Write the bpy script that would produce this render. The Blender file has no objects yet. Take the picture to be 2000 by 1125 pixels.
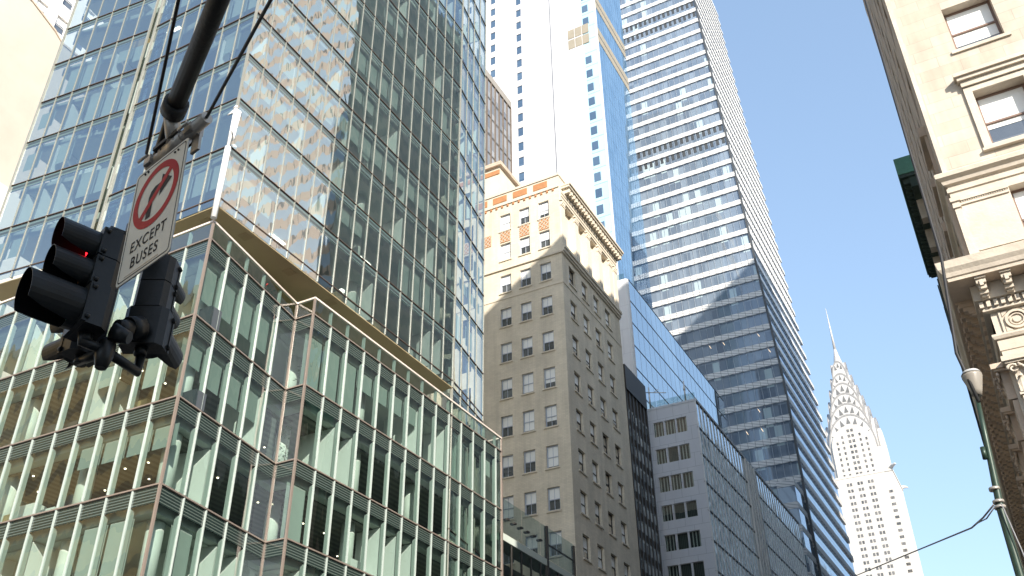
import bpy, math, random
from mathutils import Vector, Matrix
random.seed(7)
scene = bpy.context.scene
COL = scene.collection
R = math.radians

# ------------------------------------------------------------------ camera
F_PX, YAW, PIT, ROLL = 1853.26, 0.483737828, 0.579359182, -0.0118857995
cy, sy = math.cos(YAW), math.sin(YAW)
FW = Vector((-sy*math.cos(PIT), cy*math.cos(PIT), math.sin(PIT)))
RT = Vector((cy, sy, 0)); UP0 = RT.cross(FW)
RIGHT = RT*math.cos(ROLL) + UP0*math.sin(ROLL)
UP = -RT*math.sin(ROLL) + UP0*math.cos(ROLL)
EYE = Vector((0, 0, 1.7))
cam = bpy.data.cameras.new('camera'); camo = bpy.data.objects.new('camera', cam); COL.objects.link(camo)
cam.sensor_width = 36; cam.lens = 36*F_PX/2000; cam.clip_end = 6000; cam.clip_start = .05
M = Matrix((RIGHT, UP, -FW)).transposed().to_4x4(); M.translation = EYE
camo.matrix_world = M
scene.camera = camo

def proj(p):
    v = Vector(p)-EYE; z = v.dot(FW)
    if z < .1: return None
    return (1000+F_PX*v.dot(RIGHT)/z, 562.5-F_PX*v.dot(UP)/z)
def seen_area(pts):
    q = [proj(p) for p in pts]
    if any(a is None for a in q): return 0
    cx = sum(a[0] for a in q)/len(q); cyy = sum(a[1] for a in q)/len(q)
    if not (-40 < cx < 2040 and -40 < cyy < 1165): return 0
    s = 0
    for i in range(len(q)):
        a, b = q[i], q[(i+1) % len(q)]; s += a[0]*b[1]-a[1]*b[0]
    return abs(s)/2+.01

# ------------------------------------------------------------------ materials
def new_mat(name):
    m = bpy.data.materials.new(name); m.use_nodes = True
    nt = m.node_tree; nt.nodes.clear()
    out = nt.nodes.new('ShaderNodeOutputMaterial')
    return m, nt, out
def N(nt, t, **kw):
    n = nt.nodes.new(t)
    for k, v in kw.items():
        if k.startswith('i_'):
            key = k[2:]
            n.inputs[int(key) if key.isdigit() else key.replace('_', ' ')].default_value = v
        else: setattr(n, k, v)
    return n
def L(nt, a, ao, b, bi): nt.links.new(a.outputs[ao], b.inputs[bi])
def c4(c): return (c[0], c[1], c[2], 1)

def pbr(name, col, rough=.7, metal=0, var=.12, scale=.6, bump=0, bscale=20, spec=.5, streak=0):
    m, nt, out = new_mat(name)
    b = N(nt, 'ShaderNodeBsdfPrincipled'); b.inputs['Roughness'].default_value = rough
    b.inputs['Metallic'].default_value = metal
    b.inputs['Specular IOR Level'].default_value = spec
    g = N(nt, 'ShaderNodeNewGeometry')
    mp = N(nt, 'ShaderNodeMapping')
    if streak: mp.inputs['Scale'].default_value = (1, 1, streak)
    L(nt, g, 'Position', mp, 'Vector')
    n1 = N(nt, 'ShaderNodeTexNoise', i_Scale=scale, i_Detail=6, i_Roughness=.65); L(nt, mp, 0, n1, 'Vector')
    r = N(nt, 'ShaderNodeMapRange'); r.inputs[1].default_value = .25; r.inputs[2].default_value = .75
    r.inputs[3].default_value = 1-var; r.inputs[4].default_value = 1+var
    L(nt, n1, 'Fac', r, 0)
    mx = N(nt, 'ShaderNodeVectorMath', operation='SCALE'); mx.inputs[0].default_value = col
    L(nt, r, 0, mx, 'Scale'); L(nt, mx, 0, b, 'Base Color')
    if bump:
        n2 = N(nt, 'ShaderNodeTexNoise', i_Scale=bscale, i_Detail=4); L(nt, g, 'Position', n2, 'Vector')
        bp = N(nt, 'ShaderNodeBump', i_Strength=bump, i_Distance=.05); L(nt, n2, 'Fac', bp, 'Height'); L(nt, bp, 0, b, 'Normal')
    L(nt, b, 0, out, 0)
    return m

def coursed(name, col, col2, mortar, bw, bh, axis='x', rough=.85, msize=.02, blotch=.12, bump=.3):
    """stone or brick courses on a wall; axis = the horizontal world axis the wall runs along ('xy' = sum)"""
    m, nt, out = new_mat(name)
    b = N(nt, 'ShaderNodeBsdfPrincipled'); b.inputs['Roughness'].default_value = rough
    g = N(nt, 'ShaderNodeNewGeometry'); s = N(nt, 'ShaderNodeSeparateXYZ'); L(nt, g, 'Position', s, 0)
    a = N(nt, 'ShaderNodeMath', operation='ADD'); L(nt, s, 'X', a, 0); L(nt, s, 'Y', a, 1)
    c = N(nt, 'ShaderNodeCombineXYZ'); L(nt, a, 0, c, 'X'); L(nt, s, 'Z', c, 'Y')
    br = N(nt, 'ShaderNodeTexBrick'); br.inputs['Scale'].default_value = 1
    br.inputs['Brick Width'].default_value = bw; br.inputs['Row Height'].default_value = bh
    br.inputs['Mortar Size'].default_value = msize; br.inputs['Mortar Smooth'].default_value = .3
    br.inputs['Color1'].default_value = c4(col); br.inputs['Color2'].default_value = c4(col2); br.inputs['Mortar'].default_value = c4(mortar)
    L(nt, c, 0, br, 'Vector')
    n1 = N(nt, 'ShaderNodeTexNoise', i_Scale=.35, i_Detail=7, i_Roughness=.65); L(nt, g, 'Position', n1, 'Vector')
    r = N(nt, 'ShaderNodeMapRange'); r.inputs[1].default_value = .3; r.inputs[2].default_value = .7
    r.inputs[3].default_value = 1-blotch; r.inputs[4].default_value = 1+blotch; L(nt, n1, 'Fac', r, 0)
    mp = N(nt, 'ShaderNodeMapping'); mp.inputs['Scale'].default_value = (1, 1, .06); L(nt, g, 'Position', mp, 'Vector')
    n3 = N(nt, 'ShaderNodeTexNoise', i_Scale=1.3, i_Detail=4, i_Roughness=.6); L(nt, mp, 0, n3, 'Vector')
    r3 = N(nt, 'ShaderNodeMapRange'); r3.inputs[1].default_value = .35; r3.inputs[2].default_value = .7
    r3.inputs[3].default_value = 1+blotch*.5; r3.inputs[4].default_value = 1-blotch*.9; L(nt, n3, 'Fac', r3, 0)
    mm = N(nt, 'ShaderNodeMath', operation='MULTIPLY'); L(nt, r, 0, mm, 0); L(nt, r3, 0, mm, 1)
    mx = N(nt, 'ShaderNodeVectorMath', operation='SCALE'); L(nt, br, 'Color', mx, 0); L(nt, mm, 0, mx, 'Scale')
    L(nt, mx, 0, b, 'Base Color')
    bp = N(nt, 'ShaderNodeBump', i_Strength=bump, i_Distance=.02); L(nt, br, 'Fac', bp, 'Height'); bp.invert = True
    L(nt, bp, 0, b, 'Normal'); L(nt, b, 0, out, 0)
    return m

def wavy(nt, scale, strength, zs=.35, dist=.02):
    g = N(nt, 'ShaderNodeNewGeometry'); mp = N(nt, 'ShaderNodeMapping'); mp.inputs['Scale'].default_value = (1, 1, zs)
    L(nt, g, 'Position', mp, 'Vector')
    n = N(nt, 'ShaderNodeTexNoise', i_Scale=scale, i_Detail=1.5); L(nt, mp, 0, n, 'Vector')
    b = N(nt, 'ShaderNodeBump', i_Strength=strength, i_Distance=dist); L(nt, n, 'Fac', b, 'Height')
    return b

def clear_glass(name, tint, r0=.1, refl=(1, 1, 1), wscale=1.1, wstr=.5):
    m, nt, out = new_mat(name)
    t = N(nt, 'ShaderNodeBsdfTransparent'); t.inputs[0].default_value = c4(tint)
    gl = N(nt, 'ShaderNodeBsdfGlossy'); gl.inputs['Color'].default_value = c4(refl); gl.inputs['Roughness'].default_value = .006
    bp = wavy(nt, wscale, wstr); L(nt, bp, 0, gl, 'Normal')
    # same reflectance from both sides of the pane
    lw = N(nt, 'ShaderNodeLayerWeight'); lw.inputs['Blend'].default_value = .5
    p = N(nt, 'ShaderNodeMath', operation='POWER'); L(nt, lw, 'Facing', p, 0); p.inputs[1].default_value = 4.0
    r = N(nt, 'ShaderNodeMapRange'); r.inputs[3].default_value = r0; r.inputs[4].default_value = .95; L(nt, p, 0, r, 0)
    mx = N(nt, 'ShaderNodeMixShader'); L(nt, r, 0, mx, 0); L(nt, t, 0, mx, 1); L(nt, gl, 0, mx, 2); L(nt, mx, 0, out, 0)
    return m

def dark_glass(name, col, col2, cell=(1.5, 1.5, 3.8), r0=.12, tint=(1, 1, 1), wscale=.6, wstr=.4, rough=.02, power=3.5, blind=.0, blindcol=(.6, .62, .6), zoff=0):
    """window seen from outside: dim room behind (varies pane by pane) under a reflecting surface"""
    m, nt, out = new_mat(name)
    g = N(nt, 'ShaderNodeNewGeometry')
    dv = N(nt, 'ShaderNodeVectorMath', operation='DIVIDE'); dv.inputs[1].default_value = cell
    off = N(nt, 'ShaderNodeVectorMath', operation='ADD'); off.inputs[1].default_value = (.013, .017, zoff)
    L(nt, g, 'Position', off, 0); L(nt, off, 0, dv, 0)
    fl = N(nt, 'ShaderNodeVectorMath', operation='FLOOR'); L(nt, dv, 0, fl, 0)
    wn = N(nt, 'ShaderNodeTexWhiteNoise'); wn.noise_dimensions = '3D'; L(nt, fl, 0, wn, 'Vector')
    mc = N(nt, 'ShaderNodeMixRGB'); mc.inputs[1].default_value = c4(col); mc.inputs[2].default_value = c4(col2); L(nt, wn, 'Value', mc, 0)
    last = mc
    if blind:
        gt = N(nt, 'ShaderNodeMath', operation='LESS_THAN'); sc = N(nt, 'ShaderNodeSeparateColor'); L(nt, wn, 'Color', sc, 0)
        L(nt, sc, 1, gt, 0); gt.inputs[1].default_value = blind
        m2 = N(nt, 'ShaderNodeMixRGB'); L(nt, gt, 0, m2, 0); L(nt, mc, 0, m2, 1); m2.inputs[2].default_value = c4(blindcol); last = m2
    d = N(nt, 'ShaderNodeBsdfDiffuse'); L(nt, last, 0, d, 0)
    gl = N(nt, 'ShaderNodeBsdfGlossy'); gl.inputs['Color'].default_value = c4(tint); gl.inputs['Roughness'].default_value = rough
    bp = wavy(nt, wscale, wstr, .5); L(nt, bp, 0, gl, 'Normal')
    lw = N(nt, 'ShaderNodeLayerWeight'); lw.inputs['Blend'].default_value = .5
    p = N(nt, 'ShaderNodeMath', operation='POWER'); L(nt, lw, 'Facing', p, 0); p.inputs[1].default_value = power
    r = N(nt, 'ShaderNodeMapRange'); r.inputs[3].default_value = r0; r.inputs[4].default_value = .95; L(nt, p, 0, r, 0)
    mx = N(nt, 'ShaderNodeMixShader'); L(nt, r, 0, mx, 0); L(nt, d, 0, mx, 1); L(nt, gl, 0, mx, 2); L(nt, mx, 0, out, 0)
    return m

def stripes(name, c1, c2, period, duty, axis='Z', rough=.3, metal=0, slope=0.0, spec=.5):
    m, nt, out = new_mat(name)
    b = N(nt, 'ShaderNodeBsdfPrincipled'); b.inputs['Roughness'].default_value = rough; b.inputs['Metallic'].default_value = metal
    b.inputs['Specular IOR Level'].default_value = spec
    g = N(nt, 'ShaderNodeNewGeometry'); s = N(nt, 'ShaderNodeSeparateXYZ'); L(nt, g, 'Position', s, 0)
    a = N(nt, 'ShaderNodeMath', operation='ADD'); L(nt, s, 'X', a, 0); L(nt, s, 'Y', a, 1)
    k = N(nt, 'ShaderNodeMath', operation='MULTIPLY_ADD'); L(nt, a, 0, k, 0); k.inputs[1].default_value = slope; L(nt, s, axis, k, 2)
    if axis != 'Z': k.inputs[1].default_value = 0
    dv = N(nt, 'ShaderNodeMath', operation='DIVIDE'); L(nt, k, 0, dv, 0); dv.inputs[1].default_value = period
    fr = N(nt, 'ShaderNodeMath', operation='FRACT'); L(nt, dv, 0, fr, 0)
    lt = N(nt, 'ShaderNodeMath', operation='LESS_THAN'); L(nt, fr, 0, lt, 0); lt.inputs[1].default_value = duty
    mc = N(nt, 'ShaderNodeMixRGB'); mc.inputs[1].default_value = c4(c2); mc.inputs[2].default_value = c4(c1); L(nt, lt, 0, mc, 0)
    L(nt, mc, 0, b, 'Base Color'); L(nt, b, 0, out, 0)
    return m

def emit(name, col, strength):
    m, nt, out = new_mat(name); e = N(nt, 'ShaderNodeEmission'); e.inputs[0].default_value = c4(col); e.inputs[1].default_value = strength
    L(nt, e, 0, out, 0); return m

MT = {}
def mats():
    A = MT
    A['asphalt'] = pbr('asphalt', (.05, .05, .052), .9, var=.25, scale=2)
    A['pavement'] = pbr('pavement', (.38, .37, .35), .9, var=.15)
    A['roadpaint'] = pbr('road_paint', (.75, .75, .72), .8)
    # glass office building
    A['gl'] = clear_glass('office_glass', (.66, .755, .72), .20, wscale=.9, wstr=1.0)
    A['gl_t'] = clear_glass('tower_glass', (.56, .65, .635), .34, refl=(.92, .97, 1), wscale=.8, wstr=.7)
    A['mull'] = pbr('pale_green_metal', (.42, .475, .44), .35, metal=.0, var=.06)
    A['mull_t'] = pbr('champagne_metal', (.30, .30, .26), .35, metal=.2, var=.06)
    A['copper'] = pbr('copper_trim', (.29, .235, .20), .4, metal=.3, var=.08)
    A['trimdark'] = pbr('bronze_trim', (.16, .11, .085), .4, metal=.4)
    A['rail'] = pbr('pale_rail', (.85, .74, .66), .3, metal=.2)
    A['louv'] = stripes('glass_louvre', (.105, .13, .115), (.02, .033, .03), .135, .3, rough=.12, spec=.8)
    A['louv_t'] = stripes('shadow_box', (.10, .15, .15), (.045, .06, .065), .3, .4, rough=.1, spec=.8)
    A['slab'] = pbr('office_slab', (.48, .53, .48), .8, var=.05)
    A['ceil'] = pbr('office_ceiling', (.50, .54, .48), .85, var=.08, scale=.4)
    A['ceil_dark'] = stripes('dark_slatted_ceiling', (.10, .10, .085), (.17, .17, .14), .5, .5, axis='X', rough=.7)
    A['floorin'] = pbr('office_floor', (.18, .17, .15), .8)
    A['core'] = pbr('core_wall', (.36, .39, .36), .8, var=.2, scale=.25)
    A['white_in'] = pbr('white_partition', (.88, .90, .86), .8, var=.03)
    A['column'] = pbr('round_column', (.80, .83, .77), .6, var=.05)
    A['blind'] = pbr('roller_blind', (.44, .50, .46), .9, var=.03)
    A['blind_grey'] = pbr('grey_blind', (.33, .39, .36), .9, var=.06)
    A['desk'] = pbr('dark_furniture', (.06, .07, .08), .6)
    A['wood'] = pbr('oak_cabinet', (.42, .31, .16), .5)
    A['soffit'] = pbr('bronze_soffit', (.36, .285, .165), .75, var=.08, scale=.3)
    A['soffit2'] = pbr('soffit_hatch', (.30, .23, .13), .75)
    A['downlight'] = emit('downlight', (1, .85, .62), 4)
    A['warmlight'] = emit('warm_light', (1, .75, .5), .8)
    A['striplight'] = emit('strip_light', (1, .93, .82), 2)
    # other buildings
    A['cream'] = pbr('cream_stucco', (.50, .45, .39), .9, var=.09, scale=.25)
    A['cream2'] = pbr('grey_stucco', (.66, .63, .58), .9, var=.06, scale=.25)
    A['whitebrick'] = pbr('white_brick', (.80, .76, .72), .9, var=.04)
    A['beige'] = coursed('buff_brick', (.70, .625, .50), (.64, .57, .455), (.57, .51, .415), .42, .14, msize=.012, bump=.15)
    A['beige_stone'] = pbr('buff_stone', (.64, .57, .465), .85, var=.09, bump=.15, bscale=6)
    A['terracotta'] = pbr('terracotta', (.44, .205, .09), .8, var=.18, scale=1.5)
    A['steel_frame'] = pbr('grey_blue_frame', (.42, .46, .54), .5)
    A['white_frame'] = pbr('white_frame', (.7, .7, .7), .5)
    A['dk_frame'] = pbr('dark_frame', (.045, .04, .035), .5)
    A['shade'] = pbr('window_shade', (.85, .86, .85), .9, var=.04)
    A['winref'] = dark_glass('sash_glass', (.03, .035, .04), (.10, .11, .12), (1.3, 1.3, 2), r0=.20, wscale=1.6, wstr=.7, power=3)
    A['winlit'] = dark_glass('old_sash_glass', (.10, .10, .09), (.36, .32, .27), (1.3, 1.47, 1.02), r0=.30, wscale=2.2, wstr=1.0, power=1.8)  # pale panes: bright reflections from opposite put into the colour
    A['brown_panel'] = pbr('brown_panel', (.31, .28, .245), .6, var=.08)
    A['brown_dark'] = pbr('brown_rib', (.14, .11, .09), .6)
    A['brown_glass'] = dark_glass('taupe_glass', (.15, .14, .125), (.38, .36, .33), (2, 1.36, 3.9), r0=.15)
    A['white_tower'] = coursed('white_panel', (.66, .66, .67), (.645, .645, .655), (.52, .52, .54), 3.6, 3.83, msize=.03, blotch=.03, bump=.1)
    A['white_tower2'] = coursed('white_glazed_brick', (.58, .575, .585), (.55, .545, .56), (.50, .50, .51), 2.4, .5, msize=.02, blotch=.05, bump=.1)
    A['bluewin'] = dark_glass('blue_window', (.035, .065, .11), (.08, .13, .19), (2, 2, 3.9), r0=.2, tint=(.85, .93, 1))
    A['tanpanel'] = pbr('tan_panel', (.30, .265, .205), .7)
    A['skyglass'] = dark_glass('pale_blue_glass', (.10, .20, .32), (.15, .27, .41), (2, 1.31, 3.83), r0=.22, tint=(.80, .90, 1), wscale=.5, wstr=.5)
    A['stripglass'] = dark_glass('ice_blue_panel', (.42, .62, .70), (.48, .68, .74), (3, 3, 3.9), r0=.15, tint=(.8, .95, 1))
    A['blueglass'] = dark_glass('blue_mirror_glass', (.06, .10, .15), (.10, .15, .2), (2, 2.1, 3.6), r0=.60, tint=(.84, .92, .96), wscale=.22, wstr=.5, rough=.01, power=2.5)
    A['black_line'] = pbr('black_joint', (.02, .02, .025), .4)
    A['dark_bronze'] = pbr('dark_bronze', (.045, .037, .032), .4, metal=.3)
    A['dark_spandrel'] = pbr('dark_spandrel', (.06, .055, .05), .4)
    A['stripwin'] = dark_glass('tinted_glass', (.04, .05, .05), (.62, .66, .66), (2, 1.0, 1.95), r0=.10, power=5)
    A['greypanel'] = coursed('grey_metal_panel', (.55, .57, .605), (.53, .55, .59), (.37, .39, .42), 2.2, 1.85, msize=.03, blotch=.03, bump=.1)
    A['greyglass'] = dark_glass('grey_green_glass', (.03, .04, .04), (.10, .12, .12), (2, 1.475, 3.7), r0=.42, tint=(.80, .86, .90), wscale=.5, wstr=.8, power=1.5)
    A['fin'] = pbr('aluminium_fin', (.62, .63, .62), .4, metal=.2)
    A['reflect_fin'] = pbr('reflection_band_pier', (.80, .79, .76), .6)
    A['curtain'] = stripes('striped_curtain', (.7, .7, .68), (.03, .035, .04), .42, .35, axis='X', rough=.9)
    A['curtain_y'] = stripes('pleated_curtain', (.10, .12, .12), (.04, .055, .055), .22, .5, axis='X', rough=.9)
    A['ov_span'] = stripes('diagonal_terracotta', (.68, .67, .655), (.37, .375, .38), .62, .70, axis='Z', rough=.6, slope=.30)
    A['ov_glass'] = dark_glass('tower_window', (.11, .145, .195), (.22, .27, .33), (1.5, 1.5, 4.22), r0=.11, tint=(.88, .94, 1), wscale=.3, wstr=.4, blind=.07, blindcol=(.42, .52, .55), power=3, zoff=3.6)
    A['ov_joint'] = pbr('dark_joint', (.05, .055, .06), .5)
    A['ov_mull'] = pbr('slim_mullion', (.34, .38, .43), .4, metal=.3)
    A['chr_brick'] = pbr('white_glazed_brick_shaft', (.50, .475, .44), .8, var=.04, scale=.1)
    A['chr_grey'] = pbr('grey_brick', (.55, .53, .5), .8)
    A['chr_steel'] = pbr('crown_steel', (.50, .48, .46), .5, metal=.2, var=.06, scale=.3)
    A['chr_edge'] = pbr('crown_edge', (.28, .27, .26), .5, metal=.3)
    A['chr_win'] = dark_glass('small_window', (.06, .06, .06), (.18, .17, .16), (1, 1, 3.4), r0=.06)
    A['chr_tri'] = pbr('dark_triangle', (.13, .13, .13), .5)
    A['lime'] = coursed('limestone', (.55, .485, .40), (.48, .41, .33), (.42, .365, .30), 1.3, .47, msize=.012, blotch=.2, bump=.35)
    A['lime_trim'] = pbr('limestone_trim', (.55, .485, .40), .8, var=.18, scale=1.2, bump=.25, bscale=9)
    A['lime_dark'] = pbr('shade_toned_limestone', (.52, .42, .33), .85, var=.2, scale=1.0, bump=.3, bscale=7)  # darker limestone, shade of street side and soffit put into the colour
    A['brown_frame'] = pbr('brown_window_frame', (.20, .13, .10), .5)
    A['copper_green'] = pbr('verdigris_copper', (.13, .33, .24), .7, var=.25, scale=1.5)
    A['copper_dark'] = pbr('shade_verdigris', (.05, .08, .065), .7, var=.3, scale=2)  # darker copper, shade under the cornice put into the colour
    A['greendark'] = pbr('dark_green_front', (.045, .06, .05), .6, var=.3)
    A['greystone'] = pbr('grey_stone_front', (.36, .31, .26), .85, var=.15)
    # reflected tower
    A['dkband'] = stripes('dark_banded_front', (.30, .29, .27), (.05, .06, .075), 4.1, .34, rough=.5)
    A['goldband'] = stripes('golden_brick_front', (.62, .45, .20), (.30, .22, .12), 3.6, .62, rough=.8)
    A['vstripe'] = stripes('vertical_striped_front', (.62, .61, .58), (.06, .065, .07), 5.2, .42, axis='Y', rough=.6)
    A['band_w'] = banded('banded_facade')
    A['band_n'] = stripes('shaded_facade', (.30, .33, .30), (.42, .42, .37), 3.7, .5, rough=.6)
    # street furniture
    A['sig'] = pbr('black_signal_paint', (.008, .0095, .010), .42, var=.2, scale=8, bump=.05, bscale=30, spec=.3)
    A['sig_in'] = pbr('visor_inside', (.004, .004, .004), .95, spec=.02)
    A['pole_dark'] = pbr('weathered_black_pole', (.010, .010, .009), .6, var=.5, scale=9, bump=.15, bscale=25)
    A['galv'] = pbr('galvanised_pipe', (.36, .33, .29), .45, metal=.5, var=.2, scale=12)
    A['sign_face'] = pbr('sign_face', (.62, .585, .49), .5, var=.07, scale=5, spec=.2)
    A['sign_black'] = pbr('sign_black', (.022, .022, .022), .6, spec=.15)
    A['sign_red'] = pbr('sign_red', (.36, .004, .012), .5, var=.1, scale=4, spec=.15)
    A['sign_back'] = pbr('sign_edge', (.3, .3, .3), .4, metal=.8)
    A['redlens'] = emit('red_signal_light', (1, .012, .02), 2.2)
    A['amber'] = pbr('amber_lens', (.16, .06, .01), .3)
    A['greenlens'] = pbr('green_lens', (.01, .08, .05), .3)
    A['cable'] = pbr('black_cable', (.012, .012, .013), .6)
    A['steelcable'] = pbr('grey_cable', (.20, .20, .21), .5)
    A['lampgreen'] = pbr('green_lamp_post', (.022, .045, .03), .4, metal=.2, var=.3, scale=6)
    A['lampglass'] = pbr('lamp_diffuser', (.26, .235, .2), .35, var=.1, scale=6)
    A['lamptop'] = pbr('lamp_cap', (.45, .45, .44), .4)
    A['polewhite'] = pbr('white_flagpole', (.85, .85, .84), .4)
    A['flag'] = pbr('white_flag', (.85, .85, .86), .9, var=.05)
    A['leaf'] = pbr('leaf', (.06, .14, .035), .5, var=.4, scale=8)
    A['pot'] = pbr('plant_pot', (.3, .28, .26), .7)
    A['redflower'] = pbr('red_flower', (.7, .03, .02), .5)
    A['bark'] = pbr('bark', (.16, .12, .09), .9)
    A['libstone'] = pbr('pale_marble', (.62, .56, .46), .85, var=.1)

def banded(name):
    m, nt, out = new_mat(name)
    b = N(nt, 'ShaderNodeBsdfPrincipled'); b.inputs['Roughness'].default_value = .55
    g = N(nt, 'ShaderNodeNewGeometry'); s = N(nt, 'ShaderNodeSeparateXYZ'); L(nt, g, 'Position', s, 0)
    def fract(sock, per, off=0):
        d = N(nt, 'ShaderNodeMath', operation='MULTIPLY_ADD'); nt.links.new(sock, d.inputs[0]); d.inputs[1].default_value = 1/per; d.inputs[2].default_value = off
        f = N(nt, 'ShaderNodeMath', operation='FRACT'); L(nt, d, 0, f, 0); return f
    fz = fract(s.outputs['Z'], 3.7)
    band = N(nt, 'ShaderNodeMath', operation='LESS_THAN'); L(nt, fz, 0, band, 0); band.inputs[1].default_value = .52
    fx = fract(s.outputs['X'], 2.1)
    slit = N(nt, 'ShaderNodeMath', operation='LESS_THAN'); L(nt, fx, 0, slit, 0); slit.inputs[1].default_value = .16
    up = N(nt, 'ShaderNodeMath', operation='GREATER_THAN'); L(nt, fz, 0, up, 0); up.inputs[1].default_value = .55
    dk = N(nt, 'ShaderNodeMath', operation='MULTIPLY'); L(nt, slit, 0, dk, 0); L(nt, up, 0, dk, 1)
    c1 = N(nt, 'ShaderNodeMixRGB'); c1.inputs[1].default_value = (.50, .37, .28, 1); c1.inputs[2].default_value = (.30, .42, .55, 1); L(nt, band, 0, c1, 0)
    c2 = N(nt, 'ShaderNodeMixRGB'); c2.inputs[2].default_value = (.03, .03, .04, 1); L(nt, c1, 0, c2, 1); L(nt, dk, 0, c2, 0)
    L(nt, c2, 0, b, 'Base Color'); L(nt, b, 0, out, 0)
    return m

mats()

# ------------------------------------------------------------------ mesh building
BASE = {}
class MB:
    def __init__(self): self.v = []; self.f = []; self.sm = []
    def quad(self, *p, smooth=False):
        i = len(self.v); self.v += [Vector(a) for a in p]; self.f.append(tuple(range(i, i+len(p)))); self.sm.append(smooth); return self
    def obox(self, o, a, b, c):
        o = Vector(o); a = Vector(a); b = Vector(b); c = Vector(c)
        if a.cross(b).dot(c) < 0: a, b = b, a
        i = len(self.v)
        self.v += [o, o+a, o+a+b, o+b, o+c, o+a+c, o+a+b+c, o+b+c]
        for q in ((0, 3, 2, 1), (4, 5, 6, 7), (0, 1, 5, 4), (1, 2, 6, 5), (2, 3, 7, 6), (3, 0, 4, 7)):
            self.f.append(tuple(i+k for k in q)); self.sm.append(False)
        return self
    def box(self, x0, x1, y0, y1, z0, z1):
        return self.obox((x0, y0, z0), (x1-x0, 0, 0), (0, y1-y0, 0), (0, 0, z1-z0))
    def prism(self, pts, vec):
        pts = [Vector(p) for p in pts]; vec = Vector(vec); n = len(pts)
        nrm = Vector((0, 0, 0))
        for k in range(n): nrm += (pts[k]).cross(pts[(k+1) % n])
        if nrm.dot(vec) > 0: pts = pts[::-1]
        i = len(self.v); self.v += pts + [p+vec for p in pts]
        self.f.append(tuple(range(i, i+n))); self.sm.append(False)
        self.f.append(tuple(i+n+k for k in reversed(range(n)))); self.sm.append(False)
        for k in range(n):
            k2 = (k+1) % n
            self.f.append((i+k, i+n+k, i+n+k2, i+k2)); self.sm.append(False)
        return self
    def tube(self, pts, r, n=10, cap=True, smooth=True):
        pts = [Vector(p) for p in pts]
        rs = r if isinstance(r, (list, tuple)) else [r]*len(pts)
        i0 = len(self.v); ref = None
        for k, p in enumerate(pts):
            t = (pts[min(k+1, len(pts)-1)]-pts[max(k-1, 0)]).normalized()
            if ref is None: ref = Vector((0, 0, 1)) if abs(t.z) < .9 else Vector((1, 0, 0))
            a = t.cross(ref).normalized(); b = a.cross(t).normalized(); ref = b
            for j in range(n):
                th = 2*math.pi*j/n; self.v.append(p+(a*math.cos(th)+b*math.sin(th))*rs[k])
        for k in range(len(pts)-1):
            for j in range(n):
                j2 = (j+1) % n; q = i0+k*n
                self.f.append((q+j, q+j2, q+n+j2, q+n+j)); self.sm.append(smooth)
        if cap:
            self.f.append(tuple(i0+j for j in reversed(range(n)))); self.sm.append(False)
            q = i0+(len(pts)-1)*n; self.f.append(tuple(q+j for j in range(n))); self.sm.append(False)
        return self
    def add(self, o):
        i = len(self.v); self.v += o.v; self.f += [tuple(k+i for k in q) for q in o.f]; self.sm += o.sm; return self
    def build(self, name, mat, parent=None, label=None, kind=None):
        base = BASE.get(parent.name, Vector((0, 0, 0))) if parent else Vector((0, 0, 0))
        me = bpy.data.meshes.new(name); me.from_pydata([tuple(v-base) for v in self.v], [], self.f)
        me.polygons.foreach_set('use_smooth', self.sm)
        if isinstance(mat, str): mat = MT[mat]
        me.materials.append(mat); me.update()
        o = bpy.data.objects.new(name, me); COL.objects.link(o)
        if parent: o.parent = parent
        BASE[o.name] = base
        if label: o['label'] = label
        if kind: o['kind'] = kind
        return o

def thing(name, label, cat, loc, group=None):
    o = bpy.data.objects.new(name, None); COL.objects.link(o); o.location = loc; o.empty_display_size = .5
    o['label'] = label; o['category'] = cat
    if group: o['group'] = group
    BASE[o.name] = Vector(loc); return o

class Fc:
    """a vertical facade plane: u runs along it, n points out of it"""
    def __init__(self, o, u, n): self.o = Vector((o[0], o[1], 0)); self.u = Vector((u[0], u[1], 0)).normalized(); self.n = Vector((n[0], n[1], 0)).normalized()
    def p(self, u, z, d=0): return self.o+self.u*u+self.n*d+Vector((0, 0, z))
    def box(self, mb, u0, u1, z0, z1, d0, d1): return mb.obox(self.p(u0, z0, d0), self.u*(u1-u0), self.n*(d1-d0), Vector((0, 0, z1-z0)))
    def rect(self, mb, u0, u1, z0, z1, d=0):
        q = [self.p(u0, z0, d), self.p(u1, z0, d), self.p(u1, z1, d), self.p(u0, z1, d)]
        if (q[1]-q[0]).cross(q[2]-q[0]).dot(self.n) < 0: q.reverse()
        return mb.quad(*q)
    def corners(self, u0, u1, z0, z1, d=0): return [self.p(u0, z0, d), self.p(u1, z0, d), self.p(u1, z1, d), self.p(u0, z1, d)]

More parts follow.
